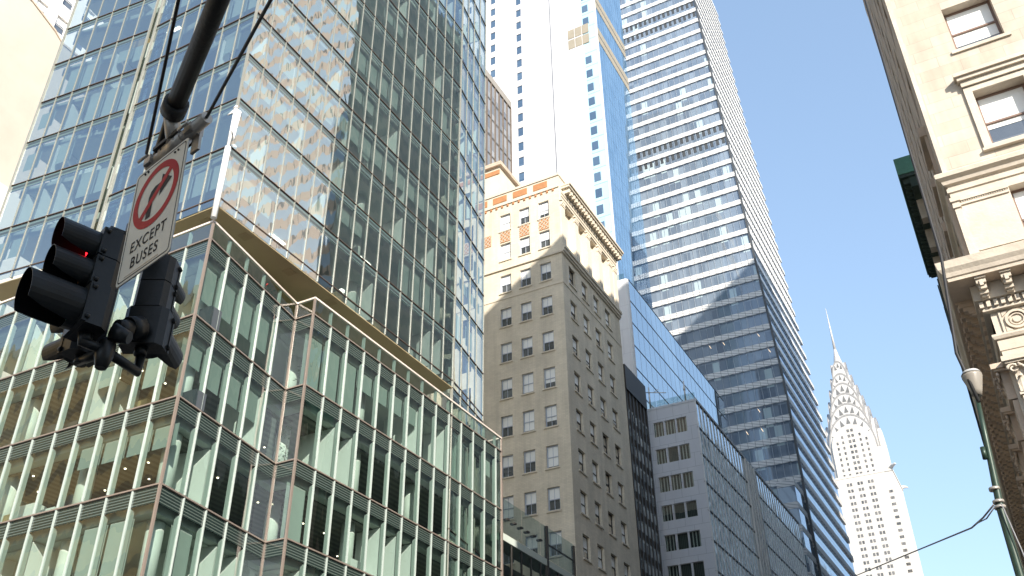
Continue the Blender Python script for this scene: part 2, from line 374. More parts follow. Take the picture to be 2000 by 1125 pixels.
def wall(F, U0, U1, Z0, Z1, ops, depth, mb=None):
    """wall sheet with recessed openings and their reveals"""
    mb = mb or MB()
    us = sorted({U0, U1, *[a for o in ops for a in o[:2]]}); zs = sorted({Z0, Z1, *[a for o in ops for a in o[2:4]]})
    us = [a for a in us if U0-1e-6 <= a <= U1+1e-6]; zs = [a for a in zs if Z0-1e-6 <= a <= Z1+1e-6]
    for j in range(len(zs)-1):
        zc = (zs[j]+zs[j+1])/2; run = None
        row = [o for o in ops if o[2] < zc < o[3]]
        for i in range(len(us)-1):
            uc = (us[i]+us[i+1])/2
            solid = not any(o[0] < uc < o[1] for o in row)
            if solid and run is None: run = us[i]
            if not solid and run is not None: F.rect(mb, run, us[i], zs[j], zs[j+1]); run = None
        if run is not None: F.rect(mb, run, us[-1], zs[j], zs[j+1])
    for (a, b, c, d) in [o[:4] for o in ops]:
        P = F.p
        def q(*pts, inward):
            pts = list(pts)
            if (pts[1]-pts[0]).cross(pts[2]-pts[0]).dot(inward) < 0: pts.reverse()
            mb.quad(*pts)
        q(P(a, c), P(a, d), P(a, d, -depth), P(a, c, -depth), inward=F.u)
        q(P(b, c), P(b, d), P(b, d, -depth), P(b, c, -depth), inward=-F.u)
        q(P(a, c), P(b, c), P(b, c, -depth), P(a, c, -depth), inward=Vector((0, 0, 1)))
        q(P(a, d), P(b, d), P(b, d, -depth), P(a, d, -depth), inward=Vector((0, 0, -1)))
    return mb

def repeat_parts(name, items, mat, parent, cap=100, pick=None):
    """items: (mesh builder, corner points). The largest in view become parts of their own, the rest one part."""
    made = []
    if len(items) <= cap:
        for mb, c in items: made.append(mb.build(name, mat, parent))
        return made
    srt = sorted(range(len(items)), key=lambda k: -seen_area(items[k][1]))
    rest = MB()
    for r, k in enumerate(srt):
        if r < cap: made.append(items[k][0].build(name, mat, parent))
        else: rest.add(items[k][0])
    rest.build(name, mat, parent, kind='stuff')
    return made
def rep_rect(F, lst, d):  return [(F.rect(MB(), *q, d), F.corners(*q, d)) for q in lst]
def rep_box(F, lst, d0, d1): return [(F.box(MB(), *q, d0, d1), F.corners(*q, d1)) for q in lst]

def sash_window(F, u0, u1, z0, z1, parent, depth, frame='steel_frame', glass='winref', fw=.09, shade=None, shade_mat='shade', bars=1):
    """double-hung window set back in its opening: frame with meeting rail > panes, shade"""
    m = MB(); t = .07; d1 = -depth+t; d0 = -depth
    F.box(m, u0, u0+fw, z0, z1, d0, d1); F.box(m, u1-fw, u1, z0, z1, d0, d1)
    F.box(m, u0+fw, u1-fw, z1-fw, z1, d0, d1); F.box(m, u0+fw, u1-fw, z0, z0+fw*1.2, d0, d1)
    zm = (z0+z1)/2-.02; F.box(m, u0+fw, u1-fw, zm-.035, zm+.035, d0, d1+.02)
    for b in range(bars):
        uc = u0+(u1-u0)*(b+1)/(bars+1)
        F.box(m, uc-.018, uc+.018, z0+fw*1.2, zm-.035, d0+.005, d1-.01); F.box(m, uc-.018, uc+.018, zm+.035, z1-fw, d0+.005, d1-.01)
    w = m.build('window', frame, parent)
    F.rect(MB(), u0+fw*.5, u1-fw*.5, z0+.05, z1-.05, d0+.02).build('pane', glass, w)
    if shade:
        F.rect(MB(), u0+fw, u1-fw, z1-fw-(z1-z0-2*fw)*shade, z1-fw, d0+.035).build('shade', shade_mat, w)
    return w

# ------------------------------------------------------------------ light and air
s_el, s_h = R(28.4), .70711
SUN = Vector((s_h*math.cos(s_el), -s_h*math.cos(s_el), math.sin(s_el)))
w = bpy.data.worlds.new('World'); scene.world = w; w.use_nodes = True
nt = w.node_tree; bg = nt.nodes['Background']; sk = nt.nodes.new('ShaderNodeTexSky'); sk.sky_type = 'NISHITA'; sk.sun_disc = False
sk.sun_elevation = s_el; sk.sun_rotation = math.atan2(SUN.x, SUN.y); sk.air_density = 1.0; sk.dust_density = 2.0; sk.ozone_density = 2.2
tn = nt.nodes.new('ShaderNodeVectorMath'); tn.operation = 'MULTIPLY'; tn.inputs[1].default_value = (1.05, 1.185, 1.30)
gm = nt.nodes.new('ShaderNodeGamma'); gm.inputs[1].default_value = .58
nt.links.new(sk.outputs[0], gm.inputs[0]); nt.links.new(gm.outputs[0], tn.inputs[0]); nt.links.new(tn.outputs[0], bg.inputs[0]); bg.inputs[1].default_value = .15
sl = bpy.data.lights.new('sun', 'SUN'); so = bpy.data.objects.new('sun', sl); COL.objects.link(so)
sl.energy = 2.95; sl.angle = R(.53); sl.color = (1, .92, .81)
so.rotation_euler = SUN.to_track_quat('Z', 'Y').to_euler()
scene.view_settings.view_transform = 'Standard'; scene.view_settings.look = 'None'; scene.view_settings.gamma = 1
scene.view_settings.exposure = 1.5
cyc = scene.cycles
cyc.max_bounces = 10; cyc.diffuse_bounces = 3; cyc.glossy_bounces = 4; cyc.transparent_max_bounces = 24; cyc.transmission_bounces = 4
cyc.sample_clamp_indirect = 6; cyc.caustics_reflective = False; cyc.caustics_refractive = False
cyc.use_denoising = True

# ------------------------------------------------------------------ ground
def structure(mb, name, mat):
    o = mb.build(name, mat); o['kind'] = 'structure'; return o
structure(MB().quad((-3000, -3000, 0), (3000, -3000, 0), (3000, 3000, 0), (-3000, 3000, 0)), 'ground', 'pavement')
structure(MB().quad((-26, -300, .004), (-5, -300, .004), (-5, 700, .004), (-26, 700, .004)), 'road', 'asphalt')
structure(MB().quad((-300, 3, .008), (300, 3, .008), (300, 20, .008), (-300, 20, .008)), 'avenue', 'asphalt')
mk = MB()
for k in range(14): mk.quad((-25+k*1.5, 20.6, .012), (-24.4+k*1.5, 20.6, .012), (-24.4+k*1.5, 24, .012), (-25+k*1.5, 24, .012))
structure(mk, 'crossing_markings', 'roadpaint')
pv = MB()
pv.box(-60, -26, 22, 700, 0, .15); pv.box(-5, 60, 24, 700, 0, .15)
structure(pv, 'pavement', 'pavement')

# ================================================================== glass office building
GB = thing('glass_office_building', 'green glass corner office building with a notched base and tower above a bronze soffit', 'building', (-38, 38, 0))
P1 = (-31, 26.76); dA = (-math.sin(R(9.01)), math.cos(R(9.01))); nAv = (dA[1], -dA[0])
NX = -31-math.tan(R(9.01))*(34.96-26.76)
FWp = Fc(P1, (-1, 0), (0, -1)); FAp = Fc(P1, dA, nAv); FNp = Fc((NX, 34.96), (1, 0), (0, -1)); FSp = Fc((-31, 34.96), (0, 1), (1, 0)); FEp = Fc((-31, 57), (-1, 0), (0, 1))
lenA = math.hypot(NX+31, 8.2)
podZ = [0, 4.3, 8.5, 12.75, 16.94, 21.07, 25.36, 29.8]
faces = [(FWp, 18.9, 1.575), (FAp, lenA, lenA/5), (FNp, NX*-1-31, (-NX-31)), (FSp, 22.03, 1.63), (FEp, 8, 1.6)]
PARA = 30.85
win, mul, louv, trim, pel, posts, rails = [], [], [], [], [], [], []
for fi, (F, ln, pitch) in enumerate(faces):
    us = [0]
    while us[-1]+pitch < ln-.3: us.append(us[-1]+pitch)
    us.append(ln)
    for j in range(len(podZ)-1):
        z0, z1 = podZ[j], podZ[j+1]
        cells = [(us[i]+.0, us[i+1], z0+.02, z1-.82) for i in range(len(us)-1)]
        win += rep_rect(F, cells, 0)
        louv.append((F.box(MB(), .04, ln-.04, z1-.80, z1-.05, -.10, -.02), F.corners(0, ln, z1-.8, z1)))
        trim.append((F.box(MB(), -.05, ln+(.05 if fi != 0 else 0), z1-.035, z1+.035, -.12, .06), F.corners(0, ln, z1-.05, z1+.05)))
        for u in us[1:-1]:
            mul.append((F.box(MB(), u-.045, u+.045, z0+.06, z1-.86, -.26, -.03).add(F.box(MB(), u-.028, u+.028, z0+.06, z1-.06, -.03, .06)), F.corners(u-.1, u+.1, z0, z1)))
    win += rep_rect(F, [(us[i], us[i+1], podZ[-1]+.06, PARA-.04) for i in range(len(us)-1)], 0)
    for u in us[1:-1]: mul.append((F.box(MB(), u-.05, u+.05, podZ[-1]+.06, PARA-.05, -.2, -.02), F.corners(u-.1, u+.1, podZ[-1], PARA)))
    rails.append((F.box(MB(), -.04, ln+.04, PARA-.05, PARA+.06, -.08, .06), F.corners(0, ln, PARA-.05, PARA)))
for (x, y) in (P1, (NX, 34.96), (-31, 34.96), (-31, 57)):
    posts.append((MB().box(x-.055, x+.055, y-.055, y+.055, 0, PARA+.03), [(x, y, 0), (x+.2, y, 0), (x+.2, y, 30), (x, y, 30)]))

# tower faces
TS = Fc(P1, (0, 1), (1, 0)); TB = Fc((-31, 50.0), dA, nAv); TW = Fc(P1, (-1, 0), (0, -1)); TW2 = Fc((-40.55, 26.76), (-.9945, -.1045), (.1045, -.9945))
TE = Fc((-31.1, 50.0), (-1, 0), (0, 1)); TRc = Fc((-40.0, 26.76), (0, 1), (-1, 0)); TRd = Fc((-40.0, 27.36), (-1, 0), (0, -1))
towZ = [31.92, 32.45]+[35.95+3.53*k for k in range(14)]
twin, tmul, tlouv, ttrim = [], [], [], []
for F, ln, nb, zlo in ((TS, 23.24, 17, 0), (TB, 5.93, 4, 0), (TW, 9.0, 7, 0), (TW2, 8.1, 6, 0), (TRd, .55, 1, 0), (TE, 9, 6, 0)):
    pitch = ln/nb
    zz = towZ if F is not TB else [18.4, 21.9, 25.4, 28.9]+towZ
    for j in range(len(zz)-1):
        z0, z1 = zz[j], zz[j+1]; short = z1-z0 < 1
        lo = z0+.03; hi = z1-.03 if short else z1-.52
        (win if F is TB else twin).extend(rep_rect(F, [(i*pitch, (i+1)*pitch, lo, hi) for i in range(nb)], 0))
        if not short: tlouv.append((F.box(MB(), .03, ln-.03, z1-.50, z1-.04, -.09, -.02), F.corners(0, ln, z1-.5, z1)))
        ttrim.append((F.box(MB(), -.03, ln+.03, z1-.022, z1+.022, -.1, .04), F.corners(0, ln, z1-.05, z1+.05)))
        for i in range(1, nb) if F is not TB else range(0, nb+1):
            u = i*pitch
            tmul.append((F.box(MB(), u-.02, u+.02, z0+.04, z1-.04, -.16, .04), F.corners(u-.05, u+.05, z0, z1)))
tz1 = towZ[-1]
tposts = []
for (x, y) in (P1, (-31, 50), (-40.0, 26.7), (-40.55, 26.7), (-48.6, 25.9)):
    tposts.append((MB().box(x-.06, x+.06, y-.06, y+.06, 31.9, tz1), [(x, y, 32), (x+.1, y, 32), (x+.1, y, 70), (x, y, 70)]))

allw = [(a, b, 'gl') for a, b in win]+[(a, b, 'gl_t') for a, b in twin]
allw.sort(key=lambda t: -seen_area(t[1]))
rest = {'gl': MB(), 'gl_t': MB()}
for k, (a, b, mt) in enumerate(allw):
    if k < 100: a.build('window', mt, GB)
    else: rest[mt].add(a)
for mt in rest: rest[mt].build('window', mt, GB, kind='stuff')
repeat_parts('mullion', mul, 'mull', GB, 100)
repeat_parts('tower_mullion', tmul, 'mull_t', GB, 100)
repeat_parts('louvre_band', louv, 'louv', GB)
repeat_parts('shadow_band', tlouv, 'louv_t', GB)
repeat_parts('floor_trim', trim, 'copper', GB, 100)
repeat_parts('tower_trim', ttrim, 'trimdark', GB, 100)
repeat_parts('corner_post', posts, 'copper', GB)
repeat_parts('tower_post', tposts, 'mull_t', GB)
repeat_parts('parapet_rail', rails, 'rail', GB)

# inside: slabs, ceilings, core, columns, partitions, blinds
def inset_poly(z, i):
    return [(-31-i*1.05, 26.76+i, z), (NX-i*1.05, 34.96+i, z), (-31-i, 34.96+i, z), (-31-i, 57-i, z), (-49.8, 57-i, z), (-49.8, 26.76+i, z)]
slabs, ceils, floors_ = [], [], []
for j in range(1, len(podZ)):
    z = podZ[j]; pl = inset_poly(z-1.05, .38)
    slabs.append((MB().prism(pl, (0, 0, .98)), pl[:4]))
    pl2 = inset_poly(z-1.12, .9)
    ceils.append((MB().prism(pl2, (0, 0, .05)), pl2[:4], 'ceil_dark' if j in (5, 6) else 'ceil'))
for a, b in slabs: a.build('floor_slab', 'slab', GB)
for a, b, m in ceils: a.build('ceiling', m, GB)
for j in range(2, len(towZ)):
    z = towZ[j]
    MB().prism([(-31.4, 27.2, z-.75), (-31.4, 49.9, z-.75), (-50, 49.9, z-.75), (-48.2, 26.4, z-.75), (-40, 27.8, z-.75)], (0, 0, .70)).build('floor_slab', 'slab', GB)
MB().prism([(-31.02, 26.78, 31.88), (-31.02, 50, 31.88), (-50, 50, 31.88), (-48.3, 26.2, 31.88), (-40, 26.9, 31.88)], (0, 0, .06)).build('soffit', 'soffit', GB)
for (x, y) in ((-31.55, 29.5), (-31.65, 33.3), (-33.0, 31.2), (-31.6, 37.0), (-32.4, 27.6)):
    MB().box(x-.3, x+.3, y-.3, y+.3, 31.86, 31.879).build('soffit_hatch', 'soffit2', GB)
MB().box(-50, -39, 34.5, 56.5, 0, 29.7).add(MB().box(-49.5, -39.5, 35, 49.8, 31.96, tz1)).build('core', 'core', GB)
MB().box(-49.5, -34.5, 31, 49.5, 29.83, 31.85).build('terrace_wall', 'soffit', GB)

colm, part, bl, blg, dsk, lts = [], [], [], [], [], []
def cyl(x, y, z0, z1, r=.38): return (MB().tube([(x, y, z0), (x, y, z1)], r, 16), [(x-r, y, z0), (x+r, y, z0), (x+r, y, z1), (x-r, y, z1)])
rnd = random.Random(21)
for j in range(2, len(podZ)-1):
    z0, z1 = podZ[j], podZ[j+1]-1.1
    for (x, y) in ((-32.3, 28.1), (-37.6, 28.1), (-43.0, 28.1), (-48.2, 28.1), (-33.9, 37), (-32.5, 41.7), (-32.5, 47.6), (-32.5, 54.6)):
        colm.append(cyl(x, y, z0+.02, z1))
for j in range(1, len(towZ)-1):
    z0, z1 = towZ[j], towZ[j+1]-.76
    for (x, y) in ((-32.6, 51.6), (-32.6, 40), (-33.6, 29.2)): colm.append(cyl(x, y, z0+.02, z1))
repeat_parts('column', colm, 'column', GB, 100)
for F, ln, nb, zz, cut, off in ((FWp, 18.9, 12, podZ[2:], 1.1, .4), (FAp, lenA, 5, podZ[2:], 1.1, .4), (FSp, 22.03, 13, podZ[2:], 1.1, .4), (TS, 23.24, 17, towZ[1:], .78, .32), (TB, 5.93, 4, towZ[1:], .78, .32), (TW, 9, 7, towZ[1:], .78, .32), (TW2, 8.1, 6, towZ[1:], .78, .32)):
    pitch = ln/nb
    if F is FSp: pitch = 1.63
    for j in range(len(zz)-1):
        z0, z1 = zz[j]+.02, zz[j+1]-cut
        i = 0
        while i < nb:
            r = rnd.random()
            tower = F in (TS, TB, TW, TW2)
            if r < (.20 if F is FWp else .33 if not tower else .17) and i >= (2 if F in (FWp, FAp) else 1):   # a cross wall behind the mullion
                dp = rnd.choice((1.6, 2.6, 3.6))
                part.append((F.box(MB(), i*pitch+.06, i*pitch+.18, z0, z1, -off-dp, -off), F.corners(i*pitch, i*pitch+.8, z0, z1)))
                i += 1
            elif r < (.25 if F is FWp else .36 if F is FAp else .44 if not tower else .24 if F is TS else .42):  # blinds over a run of bays
                n = min(nb-i, rnd.choice((1, 1, 2, 3, 4))); drop = rnd.choice((.35, .5, .6, 1))
                tgt = blg if (not tower and rnd.random() < .5) else bl
                for k in range(n):
                    tgt.append((F.rect(MB(), (i+k)*pitch+.07, (i+k+1)*pitch-.07, z1-(z1-z0)*drop, z1, -off-.04), F.corners((i+k)*pitch, (i+k+1)*pitch, z1-(z1-z0)*drop, z1)))
                i += n
            elif r < .58:
                h = rnd.uniform(.7, 1.3)
                dsk.append((F.box(MB(), i*pitch+.2, (i+1)*pitch-.2, z0, z0+h, -off-1.4, -off-.7), F.corners(i*pitch, (i+1)*pitch, z0, z0+h), rnd.choice(('desk', 'desk', 'wood', 'white_in'))))
                i += 1
            else: i += 1
for j in range(1, len(towZ)-1):
    if abs(towZ[j]-43.01) < .2:
        for i in range(2, 17): bl.append((TS.rect(MB(), i*1.367+.05, (i+1)*1.367-.05, towZ[j]+1.45, towZ[j+1]-.78, -.30), TS.corners(i*1.367, (i+1)*1.367, towZ[j]+1.4, towZ[j+1]-.8)))
repeat_parts('partition', part, 'white_in', GB, 100)
repeat_parts('roller_blind', bl, 'blind', GB, 100)
repeat_parts('grey_blind', blg, 'blind_grey', GB, 100)
for mt in ('desk', 'wood', 'white_in'): repeat_parts('cabinet', [(a, b) for a, b, m in dsk if m == mt], mt, GB, 33)
for j in (5, 6):
    z = podZ[j]-1.13
    for (x0, x1, y0, y1, st) in ((-48, -33, 28.2, 33, 1.55), (-36.5, -32.8, 36.5, 56, 1.9)):
        x = x0
        while x < x1:
            y = y0
            while y < y1:
                if rnd.random() < (.55 if j == 5 else .3):
                    lts.append((MB().tube([(x, y, z), (x, y, z-.03)], .05, 8), [(x-.1, y-.1, z), (x+.1, y-.1, z), (x+.1, y+.1, z), (x-.1, y+.1, z)]))
                y += st
            x += st
repeat_parts('downlight', lts, 'downlight', GB, 100)
sl_ = []
for j in range(2, len(towZ)):
    for k in range(3):
        if rnd.random() < .35:
            y = rnd.uniform(30, 48); sl_.append((MB().box(-33.6, -33.4, y, y+1.3, towZ[j]-.80, towZ[j]-.76), [(-33.6, y, towZ[j]), (-33.4, y, towZ[j]), (-33.4, y+1.3, towZ[j]), (-33.6, y+1.3, towZ[j])]))
        if rnd.random() < .3:
            x = rnd.uniform(-47, -33); sl_.append((MB().box(x, x+1.2, 29, 29.2, towZ[j]-.80, towZ[j]-.76), [(x, 29, towZ[j]), (x+1.2, 29, towZ[j]), (x+1.2, 29.2, towZ[j]), (x, 29.2, towZ[j])]))
repeat_parts('strip_light', sl_, 'striplight', GB, 100)
MB().box(-50, -31.3, 27.2, 49.9, tz1-.02, tz1+.3).build('roof', 'slab', GB)

# flagpole at the corner of the tower
FP = thing('flagpole', 'white flagpole with a furled white flag at the corner of the glass building', 'flagpole', (-30.85, 26.58, 30.9))
MB().tube([(-30.85, 26.58, 30.9), (-30.85, 26.58, 35.6)], .16, 12).add(MB().tube([(-30.85, 26.58, 35.6), (-30.85, 26.58, 38.4)], .10, 12)).add(MB().tube([(-30.85, 26.58, 38.4), (-30.85, 26.58, 38.6)], [.16, .06], 10)).build('pole', 'polewhite', FP)
fl = MB()
cols = 7; rows = 9
for a in range(cols):
    for b in range(rows):
        def fp(i, k):
            s = i/cols; t = k/rows
            return Vector((-30.85+.10+.32*s*(1-.2*t)+.04*math.sin(9*s+5*t), 26.55+.10*math.sin(7*s+3*t), 38.3-.35*s-2.1*t*(.72+.28*s)))
        fl.quad(fp(a, b), fp(a+1, b), fp(a+1, b+1), fp(a, b+1), smooth=True)
fo = fl.build('flag', 'flag', FP); so_ = fo.modifiers.new('thick', 'SOLIDIFY'); so_.thickness = .02
MB().tube([(-30.98, 26.62, 38.28), (-31.3, 26.5, 38.05)], [.1, .03], 8).build('finial', 'polewhite', FP)

def plant(label, x, y, z, h, n, flower=False, seed=1, spread=.5):
    t = thing('potted_plant', label, 'plant', (x, y, z), 'plants behind the glass of the office building')
    r = random.Random(seed)
    MB().tube([(x, y, z), (x, y, z+.3)], [.14, .19], 10).build('pot', 'pot', t)
    st = MB().tube([(x, y, z+.28), (x+.03, y+.02, z+h*.7)], [.03, .012], 6); st.build('stem', 'bark', t)
    lf = MB()
    for k in range(n):
        zz = z+.3+(h-.3)*r.random(); rad = spread*(1-.6*abs((zz-z)/h-.45))
        a = r.uniform(0, 6.28); c = Vector((x+math.cos(a)*rad*r.random(), y+math.sin(a)*rad*r.random(), zz))
        d = Vector((math.cos(a), math.sin(a), r.uniform(-.5, .6))).normalized(); sde = d.cross(Vector((0, 0, 1))).normalized()
        l = r.uniform(.14, .26)
        lf.quad(c, c+d*l*.5+sde*l*.22, c+d*l, c+d*l*.5-sde*l*.22)
    lf.build('foliage', 'leaf', t)
    if flower:
        MB().tube([(x+.1, y-.1, z+h*.9), (x+.1, y-.1, z+h*1.08), ], [.10, .05], 8).build('flower', 'redflower', t)
plant('leafy plant with a red flower behind the terrace glass under the bronze soffit', -32.5, 32.6, 29.83, .95, 60, True, 3)
plant('slender green plant in the upper floor window right of the notch', -32.0, 35.9, 25.4, 1.9, 60, False, 4, .4)
plant('tall bushy plant beside the round column in the notch window', -32.6, 35.9, 21.1, 2.4, 110, False, 5, .55)
plant('bushy plant in the corner window beside the copper corner post', -32.2, 28.6, 21.1, 1.6, 90, False, 6, .5)

# ================================================================== left edge buildings
CW = thing('cream_building', 'blank cream stuccoed side wall with a sloping roof edge at the left', 'building', (-78, 38, 0))
FCs = [(27, 55.7), (27, 77.7), (28.0, 77.1), (33.2, 76.3), (36.2, 75.1), (37.4, 74.3), (58, 74.3), (58, 55.7)]
MB().prism([(-70, y, z) for y, z in FCs], (-16, 0, 0)).build('upper_wall', 'cream', CW)
MB().box(-86, -69.7, 27, 58, 0, 55.6).build('lower_wall', 'cream2', CW)
MB().prism([(-69.9, y, z+.0) for y, z in FCs[1:7]]+[(-69.9, y, z+.22) for y, z in FCs[6:0:-1]], (-16.2, 0, 0)).build('coping', 'lime_dark', CW)
WB = thing('white_apartment_building', 'white apartment building with paired windows rising behind the cream wall', 'building', (-108, 65, 0))
FWB = Fc((-100, 36), (0, 1), (1, 0))
ops = [(u, u+1.8, z, z+2.9) for u in (1.8, 5.2, 8.6, 12, 15.4, 18.8, 22.2) for z in [86+5.2*k for k in range(12)]]
wall(FWB, 0, 38, 0, 150, ops, .4).add(MB().box(-120, -100.41, 36, 74, 0, 150)).build('wall', 'whitebrick', WB)
for o in ops: sash_window(FWB, *o, WB, .38, 'white_frame', 'winref', .1, shade=random.choice((None, .4)), bars=0)

# ================================================================== glass pavilion between glass and buff buildings
GP = thing('glazed_entrance_block', 'low dark glazed block between the green glass building and the buff brick building', 'building', (-36, 63, 0))
FG = Fc((-31.15, 57.25), (0, 1), (1, 0))
MB().box(-45, -33.5, 57.2, 69.4, 0, 23.2).build('rear_wall', 'dark_spandrel', GP)
lst = []
for i in range(8): lst += rep_rect(FG, [(i*1.53, (i+1)*1.53, z, z+5.8) for z in (0, 5.85, 11.7, 17.55)], 0)
for a, b in lst: a.build('window', 'gl', GP)
for i in range(4): FG.rect(MB(), i*3.05+.03, i*3.05+3.02, 23.9, 26.4, .03).build('parapet_glass', 'gl', GP)
FG.box(MB(), 0, 12.2, 23.35, 23.85, -1.4, .05).build('roof_beam', 'slab', GP)
FG.box(MB(), 7.15, 7.35, 0, 26.45, -.15, .12).build('post', 'dark_bronze', GP)
FG.box(MB(), 12.1, 12.25, 0, 26.3, -.15, .1).build('post', 'dark_bronze', GP)
FG.box(MB(), .02, .1, 0, 27.6, -.05, .08).build('post', 'copper', GP)
FG.box(MB(), 7.4, 12.1, 25.0, 25.1, -.05, .06).build('transom', 'dark_bronze', GP)
for i in range(1, 9): FG.box(MB(), i*1.53-.03, i*1.53+.03, 0, 23.3, -.12, .03).build('mullion', 'dark_bronze', GP)
for i in range(6): FG.box(MB(), .8+i*1.05, 1.1+i*1.05, 25.0+.0*i, 25.12, -.3, .1).build('glass_clamp', 'dark_bronze', GP)

# ================================================================== buff brick building
BB = thing('buff_brick_building', 'buff brick office building with sash windows, a columned top storey and a modillioned cornice', 'building', (-38, 77, 0))
BW = Fc((-31, 69.58), (-1, 0), (0, -1)); BS = Fc((-31, 69.58), (0, 1), (1, 0))
wu = [(1.22, 2.40), (3.45, 4.63), (5.65, 6.86), (7.9, 9.1), (10.1, 11.3), (12.3, 13.5)]
tops = [27.85-3.84*5, 27.85-3.84*4, 27.85-3.84*3, 27.85-3.84*2, 27.85-3.84, 27.85, 31.70, 35.53, 39.40, 43.22, 47.05, 50.98, 54.90, 58.82, 62.55]
opw = [(a, b, t-2.08, t) for a, b in wu if not 7 < a < 9 for t in tops]
wall(BW, 0, 15, 0, 63.4, opw, .28).build('wall', 'beige', BB, label='buff brick wall facing the avenue')
r2 = random.Random(4)
for o in opw:
    vis = o[2] > 20 and o[0] < 7
    sash_window(BW, *o, BB, .25, 'steel_frame', 'winref', .11, shade=r2.choice((.48, .48, .5, .72, .95, .95)), bars=1) if vis else BW.rect(MB(), o[0], o[1], o[2], o[3], -.2).build('window', 'winref', BB)
su = [(1.55, 3.02), (4.55, 6.02), (7.50, 8.98), (10.50, 11.98)]
ops_ = [(a, b, t-2.08, t) for a, b in su for t in tops[:-2]]
wall(BS, 0, 14.6, 0, 56.4, ops_, .34).build('wall', 'beige', BB, label='buff brick wall facing the street')
for o in ops_: sash_window(BS, *o, BB, .32, 'dk_frame', 'winlit', .07, bars=0, shade=r2.choice((None, .5, .5, .62, .93, .93)), shade_mat='shade')  # pale shades here stand in for bright reflections in the panes
for o in opw[:]+ops_:
    if o[2] > 20:
        F = BW if o in opw else BS
        if F is BW and o[0] > 7: continue
        F.box(MB(), o[0]-.12, o[1]+.12, o[2]-.13, o[2], 0.001, .10).build('sill', 'beige_stone', BB)
# lattice panels between the two top storeys, avenue side
for a, b in wu[:5]:
    BW.box(MB(), a+.02, b-.02, 58.98, 60.38, .0, .035).build('terracotta_panel', 'terracotta', BB)
    m = MB(); W_, H_ = b-a-.04, 1.40
    for k in (-2, -1, 0, 1, 2):
        for sg in (1, -1):
            pts = []
            for s in range(0, 41):
                u = W_*s/40; z = H_/2+sg*(u-W_/2)*1.15+k*.48
                if 0.04 <= z <= H_-.04: pts.append((u, z))
            if len(pts) > 2:
                (u0, z0), (u1, z1) = pts[0], pts[-1]
                A = BW.p(a+.02+u0, 58.98+z0, .04); B = BW.p(a+.02+u1, 58.98+z1, .04); d = (B-A).normalized(); nn = d.cross(BW.n)
                m.obox(A-nn*.03, (B-A), nn*.06, BW.n*.03)
    m.build('lattice', 'beige_stone', BB)
# belt courses
def course(z0, z1, pr, name='belt_course', mat='beige_stone', w0=0, w1=15, s0=0, s1=14.6):
    m = MB(); BW.box(m, w0-pr, w1, z0, z1, .002, pr); BS.box(m, s0, s1, z0, z1, .002, pr); return m.build(name, mat, BB)
course(52.05, 52.25, .05); course(55.55, 55.75, .16)
m = MB(); BS.box(m, -.02, 14.6, 55.76, 56.1, .002, .28); BS.box(m, -.02, 14.6, 56.1, 56.42, .002, .40); m.build('belt_course', 'beige_stone', BB)
# loggia, street side
lo = [(c-1.02, c+1.02) for c in (2.28, 5.28, 8.24, 11.24)]
wall(BS, 0, 14.6, 56.42, 63.4, [(a, b, 56.6, 62.2) for a, b in lo], 1.1).build('loggia_wall', 'beige_stone', BB)
for a, b in lo:
    wall(Fc(BS.p(a, 0, -1.09).to_2d(), BS.u.to_2d(), BS.n.to_2d()), 0, 2.04, 56.6, 62.2, [(.35, 1.69, 56.75, 58.95), (.35, 1.69, 59.9, 61.9)], .2).build('loggia_back', 'beige', BB)
    for z0, z1 in ((56.75, 58.95), (59.9, 61.9)):
        sash_window(Fc(BS.p(a, 0, -1.09).to_2d(), BS.u.to_2d(), BS.n.to_2d()), .35, 1.69, z0, z1, BB, .18, 'white_frame', 'winlit', .08, shade=.5)
for c in (.5, 3.78, 6.76, 9.74, 12.75, 14.1):
    hw = .42
    BS.box(MB(), c-hw, c+hw, 56.6, 61.45, .003, .16).build('pilaster', 'beige_stone', BB)
    m = MB(); BS.box(m, c-hw-.06, c+hw+.06, 61.45, 61.65, .003, .22); BS.box(m, c-hw-.02, c+hw+.02, 61.65, 62.0, .003, .20); BS.box(m, c-hw-.13, c+hw+.13, 62.0, 62.2, .003, .28)
    for q in (-.3, 0, .3): BS.box(m, c+q-.09, c+q+.09, 61.67, 61.95, .2, .27)
    m.build('capital', 'beige_stone', BB)
    BS.box(MB(), c-hw-.08, c+hw+.08, 56.43, 56.6, .003, .24).build('pilaster_base', 'beige_stone', BB)
m = MB(); BS.box(m, .1, 14.6, 62.35, 62.65, .002, .14); BS.box(m, .1, 14.6, 62.65, 63.0, .002, .2); BS.box(m, .1, 14.6, 63.0, 63.35, .002, .26); m.build('entablature', 'beige_stone', BB)
m = MB(); BS.box(m, .55, 14.9, 63.95, 64.2, .0, .95); BS.box(m, .5, 14.95, 64.2, 64.42, .0, 1.1); m.build('cornice', 'beige_stone', BB)
mod = [(BS.box(MB(), .8+i*.62, 1.12+i*.62, 63.4, 63.94, .02, .82).add(BS.box(MB(), .78+i*.62, 1.14+i*.62, 63.36, 63.52, .02, .5)), [BS.p(i*.62, 64)]) for i in range(23)]
for a, b in mod: a.build('modillion', 'beige_stone', BB)
